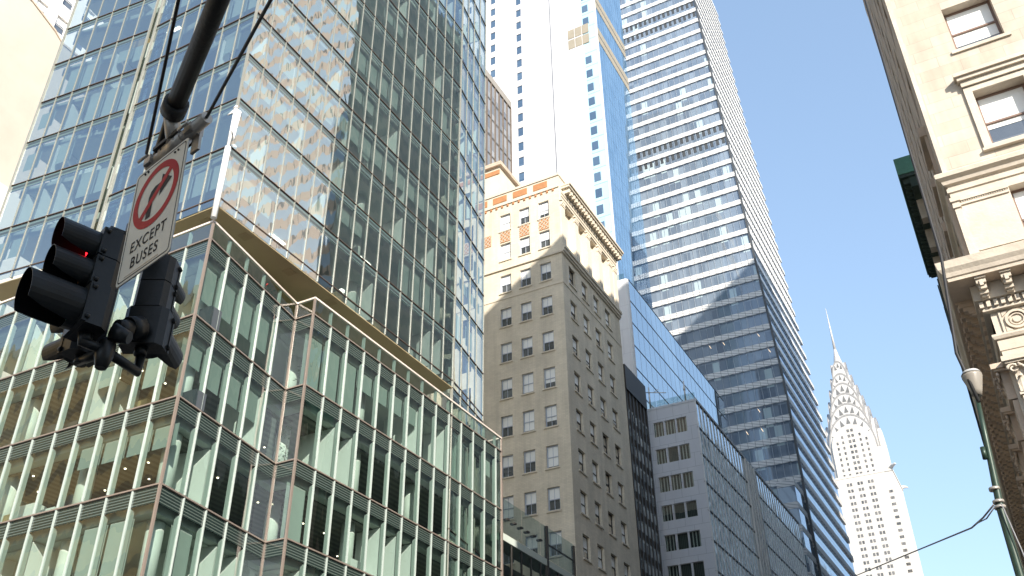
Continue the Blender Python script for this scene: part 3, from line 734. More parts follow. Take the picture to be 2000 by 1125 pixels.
# avenue side top: dentils, terracotta panels, parapet
m = MB(); BW.box(m, 0, 15, 63.4, 65.35, -.5, 0); BW.box(m, -.06, 15, 65.35, 65.62, -.55, .10); BS.box(m, .5, 14.6, 63.4, 65.35, -.5, -.01); BS.box(m, .2, 14.7, 65.36, 65.62, -.55, .08); m.build('parapet', 'beige_stone', BB)
for i in range(22): BW.box(MB(), .55+i*.66, .75+i*.66, 63.5, 63.78, .001, .09).build('dentil', 'terracotta', BB)
m = MB(); BW.box(m, -.02, 15, 63.8, 63.98, .002, .12); m.build('belt_course', 'beige_stone', BB)
for a, b in ((1.3, 2.9), (3.65, 5.3), (6.05, 7.7), (8.4, 10)): BW.box(MB(), a, b, 64.3, 65.1, .002, .05).build('terracotta_panel', 'terracotta', BB)
m = MB(); BS.box(m, 6.6, 7.9, 65.62, 66.3, -.4, .1); m.prism([BS.p(6.4, 66.3, .1), BS.p(8.1, 66.3, .1), BS.p(8.2, 66.9, .1), BS.p(7.6, 66.65, .1), BS.p(7.25, 67.1, .1), BS.p(6.9, 66.65, .1), BS.p(6.3, 66.9, .1)], (-.5, 0, 0)); m.build('roof_crest', 'beige_stone', BB)
MB().box(-45.99, -31.5, 70.1, 84.1, 56.4, 64.9).build('roof', 'beige_stone', BB)
MB().box(-46, -44.5, 84.0, 84.2, 0, 56).add(MB().quad((-31, 84.18, 0), (-46, 84.18, 0), (-46, 84.18, 64), (-31, 84.18, 64))).add(MB().quad((-46, 69.58, 0), (-46, 84.18, 0), (-46, 84.18, 64), (-46, 69.58, 64))).build('rear_wall', 'beige', BB)
# penthouse
m = MB().box(-48, -40.1, 73.6, 77.9, 64.9, 73.3); m.build('penthouse', 'beige_stone', BB, label='small buff rooftop block with overhanging eaves')
MB().box(-48.2, -39.75, 73.25, 78.25, 73.3, 73.55).add(MB().prism([(-48.2, 73.25, 73.56), (-39.75, 73.25, 73.56), (-39.75, 78.25, 73.56), (-48.2, 78.25, 73.56)], (0, 0, .25))).build('eave', 'lime_dark', BB)
m = MB(); m.tube([(-40.12, 76.6, 69.6), (-40.02, 76.6, 69.6)], .55, 16); m.box(-40.12, -40.02, 76.05, 77.15, 68.2, 69.6); m.build('arched_window', 'winref', BB)
MB().box(-48, -40.08, 73.52, 73.6, 72.2, 72.8).build('terracotta_panel', 'terracotta', BB)

# ================================================================== dark finned building
DB = thing('dark_finned_building', 'narrow dark bronze building with vertical fins beside the buff brick building', 'building', (-36, 87, 0))
FD = Fc((-31, 84.25), (0, 1), (1, 0)); dl = 6.0; dz = 50.1
MB().box(-45, -31.06, 84.25, 90.25, 0, dz-.1).build('body', 'dark_spandrel', DB)
lst = []
for i in range(6):
    for k in range(24): lst.append((i*1.0+.1, i*1.0+.9, 3+k*1.95, 3+k*1.95+1.15))
repeat_parts('window', rep_rect(FD, [q for q in lst if q[3] < 47], -.03), 'stripwin', DB, 100)
for i in range(7): FD.box(MB(), i*1.0-.13 if i else 0, i*1.0+.13, 0, 47.2, -.3, .06).build('fin', 'dark_bronze', DB)
FD.box(MB(), 0, dl, 47.2, dz, -.3, .14).build('parapet', 'dark_bronze', DB)

# ================================================================== grey panelled building with glass street front
GY = thing('grey_panel_building', 'grey panelled building with rows of three windows and a striped glass street front', 'building', (-36, 135, 0))
GWf = Fc((-31, 110.1), (-1, 0), (0, -1)); GSf = Fc((-31, 110.1), (0, 1), (1, 0))
gz = [55.12-3.78*k for k in range(14)]
gops = [(a, a+1.42, z-2.05, z) for z in gz for a in (1.50, 3.07, 4.66)]
wall(GWf, 0, 7.2, 0, 57.0, gops, .25).build('wall', 'greypanel', GY)
for q, o in enumerate(gops):
    w_ = GWf.box(MB(), o[0], o[1], o[2], o[2]+.06, -.22, -.14).add(GWf.box(MB(), o[0], o[1], o[3]-.06, o[3], -.22, -.14)).add(GWf.box(MB(), o[0], o[0]+.06, o[2]+.06, o[3]-.06, -.22, -.14)).add(GWf.box(MB(), o[1]-.06, o[1], o[2]+.06, o[3]-.06, -.22, -.14)).build('window', 'fin', GY)
    GWf.rect(MB(), o[0], o[1], o[2], o[3], -.17).build('pane', 'gl', w_)
    GWf.rect(MB(), o[0]+.06, o[1]-.06, o[2], o[3], -.32).build('curtain', 'curtain' if (q % 3 == 2 or random.random() < .35) else 'curtain_y', w_)
MB().box(-38.2, -31.9, 110.5, 164, 0, 56.8).build('core', 'desk', GY)
glst = []
for i in range(37):
    for k in range(15): glst.append((i*1.475, (i+1)*1.475, 57-(k+1)*3.7+.1, 57-k*3.7-.1))
repeat_parts('window', rep_rect(GSf, glst, -.05), 'greyglass', GY, 100)
for k in range(15): GSf.box(MB(), 0, 54.6, 57-(k+1)*3.7-.1, 57-(k+1)*3.7+.1, -.2, .03).build('floor_band', 'dark_bronze', GY)
for i in range(38):
    white = 15 <= i <= 18  # these white fins paint a bright reflected band onto the front
    GSf.box(MB(), i*1.475-(.30 if white else .045), i*1.475+(.30 if white else .045), 0, 57, -.1, .20 if white else .045).build('fin', 'reflect_fin' if white else 'fin', GY, label='broad white fin standing in for a reflected band' if white else None)
GSf.box(MB(), 0, 54.6, 57.0, 57.35, -.3, .1).add(GWf.box(MB(), 0, 7.2, 57.0, 57.3, -.3, .05)).build('coping', 'greypanel', GY)
for i in range(4): GWf.rect(MB(), i*1.8+.05, i*1.8+1.75, 57.3, 58.3, -.15).build('glass_rail', 'gl', GY)
MB().box(-38.2, -31.1, 164.4, 164.7, 0, 57).build('end_wall', 'greypanel', GY)
mast = MB().tube([(-32.4, 110.5, 57.3), (-32.4, 110.5, 60.4)], [.12, .08], 8); mast.tube([(-32.4, 110.5, 59.0), (-32.4, 110.5, 59.6)], .16, 8); mast.build('mast', 'fin', GY)
mast = MB().tube([(-37.3, 110.4, 57.3), (-37.3, 110.4, 60.6)], [.13, .1], 8); mast.tube([(-37.7, 110.3, 59.9), (-34.9, 110.3, 59.2)], .06, 6); mast.tube([(-36.6, 110.3, 59.6), (-36.0, 110.3, 60.0)], .05, 6); mast.build('davit', 'fin', GY)

# ================================================================== blue mirror-glass building
BL = thing('blue_mirror_building', 'blue mirror-glass block with a white end wall standing behind the grey panelled building', 'building', (-44, 130, 0))
FB = Fc((-38, 108.3), (0, 1), (1, 0)); FBw = Fc((-38.5, 107.8), (-1, 0), (0, -1))
BT = 77.2
blst = []
for i in range(21):
    for k in range(14): blst.append((i*2.13, (i+1)*2.13, BT-(k+1)*3.6, BT-k*3.6-.06))
repeat_parts('window', rep_rect(FB, blst, 0), 'blueglass', BL, 100)
for k in range(15): FB.box(MB(), 0, 44.75, BT-k*3.6-.06, BT-k*3.6+.03, -.1, .05).build('floor_line', 'black_line', BL)
for i in range(1, 21): FB.box(MB(), i*2.13-.02, i*2.13+.02, 26, BT, -.05, .02).build('joint', 'bluewin', BL)
bo = [(a, a+.75, z-1.9, z) for z in [75.9-3.65*k for k in range(12)] for a in (1.25, 3.2, 5.2)]
wl_ = wall(FBw, 0, 8.5, 0, BT, bo, .25)
for k in range(6):     # rounded corner
    a0, a1 = k*math.pi/12, (k+1)*math.pi/12
    f = lambda a: (-38.5+.5*math.sin(a), 108.3-.5*math.cos(a))
    (xa, ya), (xb, yb) = f(a0), f(a1); wl_.quad((xa, ya, 0), (xb, yb, 0), (xb, yb, BT), (xa, ya, BT), smooth=True)
wl_.build('end_wall', 'white_tower', BL)
for o in bo: FBw.rect(MB(), *o, -.2).build('end_window', 'bluewin', BL)
MB().box(-47, -38.2, 108.4, 153, 0, BT-.1).build('roof', 'greypanel', BL)
for i in range(5): FBw.rect(MB(), i*1.7+.03, i*1.7+1.67, BT, BT+1.1, -.2).build('glass_rail', 'gl', BL)

# ================================================================== white and blue tower
WT = thing('white_and_blue_tower', 'slender tower with a blank white wall and pale blue glass front with tan bands', 'building', (-53, 136, 0))
WX, WY = -46.5, 127.5
WWf = Fc((WX, WY), (-1, 0), (0, -1)); WSf = Fc((WX, WY), (0, 1), (1, 0))
MB().box(-56.9, -49.72, WY, 145, 0, 205).build('white_wall', 'white_tower', WT)
MB().box(-49.7, -46.55, WY+.05, 144.4, 0, 205).build('corner_strip', 'stripglass', WT)
MB().box(-46.85, -46.45, WY-.03, WY+.2, 0, 205).build('corner_trim', 'white_tower', WT)
ws = [(1.7, 3.0, z, z+2.0) for z in [64+3.83*k for k in range(36)]]
for o in ws:
    if not 149.5 < o[3] < 157: WWf.box(MB(), *o, -.3, .0).build('corner_window', 'bluewin', WT)
for k in range(36): WWf.box(MB(), .45, 3.2, 63.2+3.83*k, 63.25+3.83*k, -.1, -.03).build('strip_joint', 'bluewin', WT)
for i in range(3):
    for k in range(2): WWf.box(MB(), 1.85+i*1.62, 3.3+i*1.62, 150.4+k*3.0, 153.0+k*3.0, .0, .08).build('tan_panel', 'tanpanel', WT)
wlst = [(i*1.31, (i+1)*1.31, 60+k*3.83, 60+(k+1)*3.83-.05) for i in range(13) for k in range(37)]
wcells = [q for q in wlst]
tan = [(i*1.31+.08, (i+1)*1.31-.08, z, z+1.85) for i in range(13) for z in (150.0, 152.2, 160.2, 162.4)]
repeat_parts('window', rep_rect(WSf, wcells, 0), 'skyglass', WT, 100)
for o in tan: WSf.box(MB(), *o, .01, .07).build('tan_panel', 'tanpanel', WT)
for i in range(1, 13): WSf.box(MB(), i*1.31-.03, i*1.31+.03, 55, 205, .001, .025).build('glass_fin', 'bluewin', WT)
MB().box(-49.6, -46.6, 127.6, 144.5, 0, 60).build('base', 'white_tower', WT)
WBt = thing('white_brick_tower', 'white glazed-brick tower with columns of small windows left of the blue-striped tower', 'building', (-68, 134, 0))
WBf = Fc((-56.95, 127.9), (-1, 0), (0, -1))
wo = [(a, a+1.2, z, z+2.25) for a in (7.25, 13.7, 20) for z in [81.0+3.93*k for k in range(31)]]
wall(WBf, 0, 24, 0, 205, wo, .3).add(MB().box(-80.9, -56.97, 128.25, 145, 0, 205)).build('wall', 'white_tower2', WBt)
for o in wo: WBf.rect(MB(), *o, -.12).build('window', 'bluewin', WBt)

# ================================================================== taupe gridded building
TP = thing('taupe_gridded_building', 'taupe ribbed building rising behind the rooftop block of the buff brick building', 'building', (-65, 101, 0))
FT = Fc((-55, 90.0), (0, 1), (1, 0))
MB().box(-75, -55.15, 90.0, 105.0, 0, 117.0).build('body', 'brown_panel', TP)
MB().box(-75, -54.9, 90, 105.05, 115.8, 117.2).build('parapet', 'brown_panel', TP)
tl = [(i*1.36+.14, (i+1)*1.36-.14, 115.4-(k+1)*3.9+.4, 115.4-k*3.9) for i in range(11) for k in range(14)]
repeat_parts('window', rep_rect(FT, tl, -.02), 'brown_glass', TP, 100)
for i in range(12): FT.box(MB(), i*1.36-.05, i*1.36+.05, 0, 115.8, -.1, .14).build('rib', 'brown_dark', TP)

# ================================================================== tall banded tower (tapering)
OV = thing('banded_skyscraper', 'tall tapering skyscraper of blue glass with white diagonal-ribbed bands on every floor', 'building', (-50, 196, 0))
def ovx(z): return -31-max(0, z-88)*5.0/119
def ov_sw(z): return Vector((ovx(z), 176+max(0, z-88)*1.2/119, z))
def ov_se(z): return Vector((ovx(z), 218-max(0, z-88)*1.2/119, z))
def ov_nw(z): return Vector((-78, 176+max(0, z-88)*1.2/119, z))
PIT_ = 4.22
zs_ = [119.3-PIT_*k for k in range(27)][::-1]+[119.3+PIT_*k for k in range(1, 30)]
spW, spS, gW, gS, mW, jn = [], [], [], [], [], []
for z in zs_:
    zl, zh = z-.0, z+1.30            # spandrel
    za, zb = z+1.30, z+PIT_-.0       # glass above it
    def strip(fa, fb, z0, z1, out):
        a0, b0, a1, b1 = fa(z0), fb(z0), fa(z1), fb(z1)
        return a0+out, b0+out, b1+out, a1+out
    def slabp(fa, fb, z0, z1, out, th):
        q = strip(fa, fb, z0, z1, out); m = MB(); i = out.normalized()*th
        m.prism([q[0], q[1], q[2], q[3]], i); return (m, [Vector(p) for p in q])
    spW.append(slabp(ov_sw, ov_nw, zl, zh, Vector((0, -.02, 0)), .28))
    spS.append(slabp(ov_sw, ov_se, zl, zh, Vector((.02, 0, 0)), .28))
    nW = 31; nS = 28
    for i in range(nW):
        fa = lambda zz, i=i: ov_sw(zz).lerp(ov_nw(zz), i/nW); fb = lambda zz, i=i: ov_sw(zz).lerp(ov_nw(zz), (i+1)/nW)
        q = strip(fa, fb, za, zb, Vector((0, 0, 0))); gW.append((MB().quad(*q), list(q)))
        if 1 <= i < 16:
            mm = slabp(fa, lambda zz, fa=fa: fa(zz)+Vector((-.07, 0, 0)), za, zb, Vector((0, -.0, 0)), .0) if False else None
            p0, p1 = fa(za), fa(zb); mW.append((MB().obox(p0+Vector((-.035, -.09, 0)), (.07, 0, 0), (0, .12, 0), p1-p0), [p0, p0+Vector((.1, 0, 0)), p1+Vector((.1, 0, 0)), p1]))
    for i in range(nS):
        fa = lambda zz, i=i: ov_sw(zz).lerp(ov_se(zz), i/nS); fb = lambda zz, i=i: ov_sw(zz).lerp(ov_se(zz), (i+1)/nS)
        q = strip(fa, fb, za, zb, Vector((0, 0, 0))); gS.append((MB().quad(*q), list(q)))
repeat_parts('window', gW+gS, 'ov_glass', OV, 100)
repeat_parts('spandrel', spW+spS, 'ov_span', OV, 120 if False else 100)
repeat_parts('mullion', mW, 'ov_mull', OV, 100)
notch = []
for z in zs_:
    if 150 < z < 159 or 196 < z < 205:
        for i in range(0, 30):
            p = ov_sw(z+2.5).lerp(ov_nw(z+2.5), (i+.35)/31); p1 = ov_sw(z+PIT_).lerp(ov_nw(z+PIT_), (i+.35)/31)
            notch.append((MB().obox(p+Vector((0, -.05, 0)), (-.72, 0, 0), (0, .04, 0), p1-p), [p, p+Vector((-.7, 0, 0)), p1+Vector((-.7, 0, 0)), p1]))
repeat_parts('plant_floor_louvre', notch, 'ov_joint', OV, 100)
finS = []
for z in zs_:
    if z > 122:
        for i in range(1, 28):
            p0 = ov_sw(z+1.32).lerp(ov_se(z+1.32), i/28); p1 = ov_sw(z+PIT_-.02).lerp(ov_se(z+PIT_-.02), i/28)
            finS.append((MB().obox(p0+Vector((-.02, -.05, 0)), (.13, 0, 0), (0, .10, 0), p1-p0), [p0, p0+Vector((.1, .1, 0)), p1+Vector((.1, .1, 0)), p1]))
repeat_parts('street_fin', finS, 'ov_span', OV, 100)
zt = zs_[-1]+PIT_
cp = []
for k in range(40):
    za, zb = 5+k*(zt-5)/40, 5+(k+1)*(zt-5)/40
    cp.append(za)
ct = MB()
for a, b in zip(cp, cp[1:]):
    p0, p1 = ov_sw(a), ov_sw(b); ct.obox(p0+Vector((-.15, -.3, 0)), (.45, 0, 0), (0, .45, 0), p1-p0)
ct.build('corner_post', 'ov_joint', OV)
# dark joints between the panels of each band
for z in zs_:
    if 60 < z < 125:
        for i in range(0, 16):
            p = ov_sw(z).lerp(ov_nw(z), i/31); p1 = ov_sw(z+1.30).lerp(ov_nw(z+1.30), i/31); jn.append((MB().obox(p+Vector((-.03, -.31, 0)), (.06, 0, 0), (0, .02, 0), p1-p), [p, p+Vector((.1, 0, 0)), p1+Vector((.1, 0, 0)), p1]))
repeat_parts('panel_joint', jn, 'ov_joint', OV, 100)
lt = []
r5 = random.Random(3)
for k in range(26):
    z = zs_[r5.randrange(14, 22)]+PIT_-.25; i = r5.randrange(1, 10); p = ov_sw(z).lerp(ov_nw(z), i/31)+Vector((0, -.06, 0))
    lt.append(MB().obox(p, (-.08, 0, 0), (0, .03, 0), (.40, 0, -.9)))
for a in lt[:11]: a.build('office_light', 'warmlight', OV)
# projecting lower bay at the corner
FV = Fc((-31.2, 168.5), (-1, 0), (0, -1)); FVs = Fc((-31.2, 168.5), (0, 1), (1, 0))
for k in range(13):
    z = 66.6-PIT_*(k+1)
    m = MB(); FV.box(m, 0, 3.2, z+PIT_-1.2, z+PIT_, -.3, .05); FVs.box(m, 0, 7.4, z+PIT_-1.2, z+PIT_, -.3, .05); m.build('bay_band', 'ov_span', OV)
    FV.rect(MB(), .05, 3.2, z, z+PIT_-1.2, -.02).build('bay_window', 'ov_glass', OV); FVs.rect(MB(), .05, 7.4, z, z+PIT_-1.2, -.02).build('bay_window', 'ov_glass', OV)
MB().box(-34.3, -31.5, 168.9, 175.6, 0, 66.5).build('bay_core', 'ov_joint', OV)

# ================================================================== art deco spire tower
CH = thing('art_deco_tower', 'art deco tower with a crown of stacked steel arches and a needle spire', 'skyscraper', (-59, 520, 0))
CX, CY = -59.3, 520
SH = 16.6
MB().box(CX-SH, CX+SH, CY-SH, CY+SH, 0, 190.3).add(MB().box(CX-SH+4.0, CX+SH-4.0, CY-SH-.6, CY-SH, 0, 190)).build('shaft', 'chr_brick', CH)
MB().box(CX-SH-.3, CX+SH+.3, CY-SH-.3, CY+SH+.3, 190.3, 191.5).build('setback_ledge', 'chr_brick', CH)
def arch(w, zs, zt, n=18):
    return [(-w, 186)]+[(-w*math.cos(math.pi*k/n), zs+(zt-zs)*math.sin(math.pi*k/n)**.85) for k in range(n+1)]+[(w, 186)]
def arch_prism(w, zs, zt, dfront, dback, rot):
    pts = [Vector((a, -dfront, z)) for a, z in arch(w, zs, zt)]
    m = MB().prism(pts, (0, dfront+dback, 0)); Mr = Matrix.Rotation(rot, 3, 'Z')
    m.v = [Mr@p+Vector((CX, CY, 0)) for p in m.v]; return m
lev = [(11.0, 207, 220.6, 14.6, 'chr_brick'), (12.4, 206, 227.3, 13.4, 'chr_steel'), (11.0, 214, 235.0, 11.2, 'chr_steel'), (9.5, 223, 242.2, 9.4, 'chr_steel'), (7.9, 232, 249.4, 7.7, 'chr_steel'), (6.1, 241, 256.4, 5.9, 'chr_steel'), (4.4, 249, 265.2, 4.2, 'chr_steel')]
for k, (w_, za, zb, df, mt) in enumerate(lev):
    m = MB()
    for q in range(2): m.add(arch_prism(w_, za, zb, df, df, q*math.pi/2))
    m.build('crown_tier' if k else 'upper_shaft', mt, CH)
    if k:
        for q in range(4):
            o = arch(w_+.15, za, zb+.25); i_ = arch(w_-.55, za, zb-.75); m = MB()
            for a in range(1, len(o)-2):
                P = [Vector((o[a][0], -df-.12, o[a][1])), Vector((o[a+1][0], -df-.12, o[a+1][1])), Vector((i_[a+1][0], -df-.12, i_[a+1][1])), Vector((i_[a][0], -df-.12, i_[a][1]))]
                m.prism(P, (0, .5, 0))
            Mr = Matrix.Rotation(q*math.pi/2, 3, 'Z'); m.v = [Mr@p+Vector((CX, CY, 0)) for p in m.v]; m.build('arch_rim', 'chr_edge', CH)
tri = []
for k in range(1, len(lev)):
    w_, za, zb, df, _ = lev[k]; pw, pza, pzb = lev[k-1][:3]
    for q in range(2):
        nt_ = 7 if k < 4 else 5 if k < 6 else 3
        for t in range(nt_):
            th = math.pi*(.5+(t-(nt_-1)/2)*(.115 if k < 4 else .15)); ct_, st_ = -math.cos(th), math.sin(th)
            ro = .93; a1 = (w_*ct_*ro, za+(zb-za)*(st_**.85)*ro)
            ln = 4.0 if k < 5 else 3.0; hw = 1.15 if k < 5 else .75
            dx, dz = ct_*w_, st_*(zb-za); nn = math.hypot(dx, dz); dx, dz = dx/nn, dz/nn
            b = (a1[0]-dx*ln, a1[1]-dz*ln)
            m = MB().prism([Vector((a1[0], -df-.1, a1[1])), Vector((b[0]-dz*hw, -df-.1, b[1]+dx*hw)), Vector((b[0]+dz*hw, -df-.1, b[1]-dx*hw))], (0, .15, 0))
            Mr = Matrix.Rotation((0, -math.pi/2)[q] if q == 0 else math.pi/2, 3, 'Z'); m.v = [Mr@p+Vector((CX, CY, 0)) for p in m.v]
            tri.append((m, list(m.v[:3])))
repeat_parts('crown_window', tri, 'chr_tri', CH, 100)
m = MB().tube([(CX, CY, 258), (CX, CY, 266), (CX, CY, 271), (CX, CY, 276)], [3.6, 2.4, 1.4, .6], 12)
m.build('spire_base', 'chr_steel', CH)
MB().tube([(CX, CY, 275), (CX, CY, 288), (CX, CY, 303.4)], [.8, .45, .12], 8).build('spire', 'chr_steel', CH)
cw = []
def cwin(x0, x1, z0, z1, y): cw.append((MB().box(x0, x1, y-.12, y, z0, z1), [(x0, y, z0), (x1, y, z0), (x1, y, z1), (x0, y, z1)]))
yf = CY-SH-.6
for k in range(36):
    z = 185.6-3.42*k
    for c in (-65.0, -59.6, -54.2):
        cwin(c-1.35, c-.25, z, z+1.6, yf); cwin(c+.25, c+1.35, z, z+1.6, yf)
    for c0, c1 in ((-50.9, -44.6), (-74.2, -67.9)):
        if z < 182: cwin(c0, c1, z+.1, z+1.45, CY-SH)
for k in range(9):
    z = 191.8+3.1*k
    for c in (-7.6, 7.6) if k < 7 else ():
        cwin(CX+c-.5, CX+c+.5, z, z+1.5, CY-14.6)
    for c in (-1.0, 1.0): cwin(CX+c-.65, CX+c+.65, z, z+1.6, CY-14.6)
    for c in (-4.6, 4.6) if k < 8 else (): cwin(CX+c-.5, CX+c+.5, z, z+1.5, CY-14.6)
repeat_parts('window', cw, 'chr_win', CH, 100)
cor = []
for k in range(36): # corner brick strips that split the banded corner windows
    pass
for a, b in ((CX+SH+.2, CY-SH-.2), (CX-SH-.2, CY-SH-.2), (CX+SH+.2, CY+SH+.2)):
    sx = 1 if a > CX else -1; sy_ = 1 if b > CY else -1
    MB().tube([(a-sx*1.2, b-sy_*1.2, 191.6), (a+sx*.4, b+sy_*.4, 192.6), (a+sx*2.0, b+sy_*2.0, 192.8), (a+sx*2.7, b+sy_*2.7, 192.2)], [1.0, .95, .6, .15], 8).build('eagle_gargoyle', 'chr_steel', CH)
for sx in (-1, 1): MB().box(CX+sx*12.4-1.2, CX+sx*12.4+1.2, CY-12.6, CY-9, 186, 206).build('corner_buttress', 'chr_grey', CH)

# ================================================================== limestone corner building at the right
LB = thing('limestone_corner_building', 'ornate limestone corner building with a deep bracketed cornice and hooded windows', 'building', (20, 42, 0))
LX, LY = 1.30, 27.0
LW = Fc((LX, LY), (1, 0), (0, -1)); LN = Fc((LX, LY), (0, 1), (-1, 0))
UC = lambda x: x-LX
wc = [(1.60, 3.12), (4.75, 6.27), (7.9, 9.42), (11.05, 12.57)]
rows = [(21.60, 23.86)]+[(25.83+4.04*k, 27.86+4.04*k) for k in range(8)]
lops = [(a, b, z0, z1) for a, b in wc for z0, z1 in rows]
wall(LW, 0, 20, 20.9, 60, lops, .42).build('wall', 'lime', LB, label='limestone wall facing the avenue')
for o in lops:
    w_ = sash_window(LW, *o, LB, .40, 'brown_frame', 'winref', .085, shade=random.choice((.55, .62, .8)), bars=0)
# corner fillet strip, and a flat darker strip painting the groove's shade
LW.box(MB(), .0, .14, 20.95, 60, .002, .05).build('corner_strip', 'lime_trim', LB)
LW.box(MB(), .14, .18, 20.95, 60, .0015, .004).build('corner_groove_shade', 'lime_dark', LB)
for a, b in wc:          # architraves and hoods of the lower row
    m = MB(); z0, z1 = rows[0]
    LW.box(m, a-.24, a, z0-.1, z1+.22, .002, .09); LW.box(m, b, b+.24, z0-.1, z1+.22, .002, .09); LW.box(m, a, b, z1, z1+.22, .002, .09); LW.box(m, a, b, z0-.1, z0, .002, .09); LW.box(m, a-.3, b+.3, z0-.2, z0-.1, .002, .14)
    m.build('window_surround', 'lime_trim', LB)
    m = MB(); LW.box(m, a-.26, b+.26, 24.1, 24.32, .002, .16); LW.box(m, a-.33, b+.33, 24.32, 24.46, .002, .26); LW.box(m, a-.40, b+.40, 24.46, 24.62, .002, .34)
    m.build('window_hood', 'lime_trim', LB)
    LW.box(MB(), a-.16, b+.16, 25.70, 25.83, .002, .07).build('sill', 'lime_trim', LB)
def sweepL(profile, wlen=20, nlen=33, name='cornice', mat='lime_trim'):
    """moulding swept along the avenue face, round the corner and along the street face. profile: (out, z) from bottom to top"""
    m = MB(); n = len(profile)
    for a in range(n-1):
        (o0, z0), (o1, z1) = profile[a], profile[a+1]
        m.quad((LX+wlen, LY-o0, z0), (LX+wlen, LY-o1, z1), (LX-o1, LY-o1, z1), (LX-o0, LY-o0, z0))
        m.quad((LX-o0, LY-o0, z0), (LX-o1, LY-o1, z1), (LX-o1, LY+nlen, z1), (LX-o0, LY+nlen, z0))
    return m.build(name, mat, LB)
sweepL([(0, 20.52), (.10, 20.56), (.14, 20.68), (.26, 20.76), (.28, 20.9), (.22, 20.96), (0, 21.0)], name='string_course')
sweepL([(0, 20.25), (.05, 20.27), (.05, 20.42), (0, 20.44)], name='moulding')
# storey between string course and main cornice
low = [(a, b, 17.75, 19.95) for a, b in wc]
wall(LW, 0, 20, 17.2, 20.6, low, .42).build('wall', 'lime_trim', LB, label='smooth limestone storey')
for o in low: sash_window(LW, *o, LB, .40, 'brown_frame', 'winref', .08, shade=.5, bars=0)
for a, b in ((.0, .17), (3.45, 4.4), (6.6, 7.55), (9.75, 10.7)):
    m = MB(); LW.box(m, a, b, 17.4, 19.62, .002, .08); LW.box(m, a-.03, b+.03, 19.62, 19.72, .002, .13); LW.box(m, a-.02, b+.02, 19.72, 19.85, .002, .10); LW.box(m, a-.06, b+.06, 19.85, 20.0, .002, .15); LW.box(m, a-.03, b+.03, 17.38, 17.62, .002, .12)
    m.build('pilaster', 'lime_trim', LB)
m = MB(); LW.box(m, .2, 1.58, 19.72, 19.80, .002, .05); LW.box(m, .2, 1.58, 19.86, 19.98, .002, .09)
for i in range(20): LW.box(m, .24+i*.066, .275+i*.066, 19.80, 19.855, .002, .06)
m.build('bead_moulding', 'lime_trim', LB)
m = MB(); LW.box(m, .3, 1.5, 17.72, 17.76, .002, .03); LW.box(m, .3, 1.5, 17.98, 18.02, .002, .03)
for i in range(9):
    u = .36+i*.127; LW.box(m, u, u+.07, 17.80, 17.94, .002, .03); LW.box(m, u+.07, u+.1, 17.80, 17.84, .002, .03)
m.build('fret_band', 'lime_trim', LB)
# street side wall, its shade put into a darker stone colour
lnops = [(a, a+1.5, z0, z1) for a in [2+3.15*k for k in range(9)] for z0, z1 in rows+[(17.75, 19.95)]]
wall(LN, 0, 31, 17.2, 60, lnops, .42).build('wall', 'lime_dark', LB, label='street wall with its shade put into a darker stone colour')
for o in lnops: LN.rect(MB(), *o, -.35).build('window', 'winref', LB)
for k in range(10):
    u = .25+3.15*k; LN.box(MB(), u, u+1.2, 17.4, 20.4, .002, .12).build('pilaster', 'lime_dark', LB)
for a in [2+3.15*k for k in range(9)]:
    m = MB(); LN.box(m, a-.25, a, 21.5, 24.1, .002, .1); LN.box(m, a+1.5, a+1.75, 21.5, 24.1, .002, .1); LN.box(m, a-.3, a+1.8, 24.1, 24.5, .002, .25); m.build('window_surround', 'lime_dark', LB)
# main cornice
sweepL([(.55, 16.72), (.80, 16.74), (.82, 16.84), (.86, 16.86), (.90, 16.98), (.98, 17.10), (1.0, 17.22), (1.02, 17.33), (0, 17.45)], name='cornice')
sweepL([(0, 16.71), (.84, 16.715)], name='cornice_soffit', mat='lime_dark')
def bracket(F, u, name='modillion'):
    m = MB(); F.box(m, u-.13, u+.13, 16.52, 16.70, .30, .72); F.box(m, u-.11, u+.11, 16.38, 16.52, .30, .62); F.box(m, u-.12, u+.12, 16.28, 16.38, .30, .50); F.box(m, u-.15, u+.15, 16.66, 16.71, .28, .78)
    F.box(m, u-.09, u+.09, 16.22, 16.28, .30, .42); F.box(m, u-.05, u+.05, 16.42, 16.6, .72, .76)
    return m
for k in range(16): bracket(LW, .02+.66*k).build('modillion', 'lime_trim', LB)
for k in range(46): bracket(LN, .62+.66*k).build('modillion', 'lime_dark', LB)
sweepL([(0, 16.18), (.30, 16.2), (.30, 16.70), ], name='bracket_band', mat='lime_trim')
den = MB()
for k in range(52): LW.box(MB(), -.20+.19*k, -.09+.19*k, 15.98, 16.16, .12, .24).build('dentil', 'lime_trim', LB)
for k in range(48): LN.box(MB(), .0+.62*k, .3+.62*k, 15.98, 16.16, .12, .24).build('dentil', 'lime_dark', LB)
sweepL([(0, 15.86), (.16, 15.88), (.16, 15.96), (.12, 15.98), (.12, 16.18)], name='bed_moulding')
wall(LW, 0, 20, 15.1, 15.88, [], .1).build('frieze', 'lime_trim', LB); wall(LN, 0, 31, 15.1, 15.88, [], .1).build('frieze', 'lime_dark', LB)
def ring(F, u, z, r, w0, d0, d1, n=28):
    m = MB()
    for k in range(n):
        a0, a1 = 2*math.pi*k/n, 2*math.pi*(k+1)/n
        q = [F.p(u+math.cos(a)*rr, z+math.sin(a)*rr, d0) for a, rr in ((a0, r), (a1, r), (a1, r-w0), (a0, r-w0))]
        m.prism(q, F.n*(d1-d0))
    return m
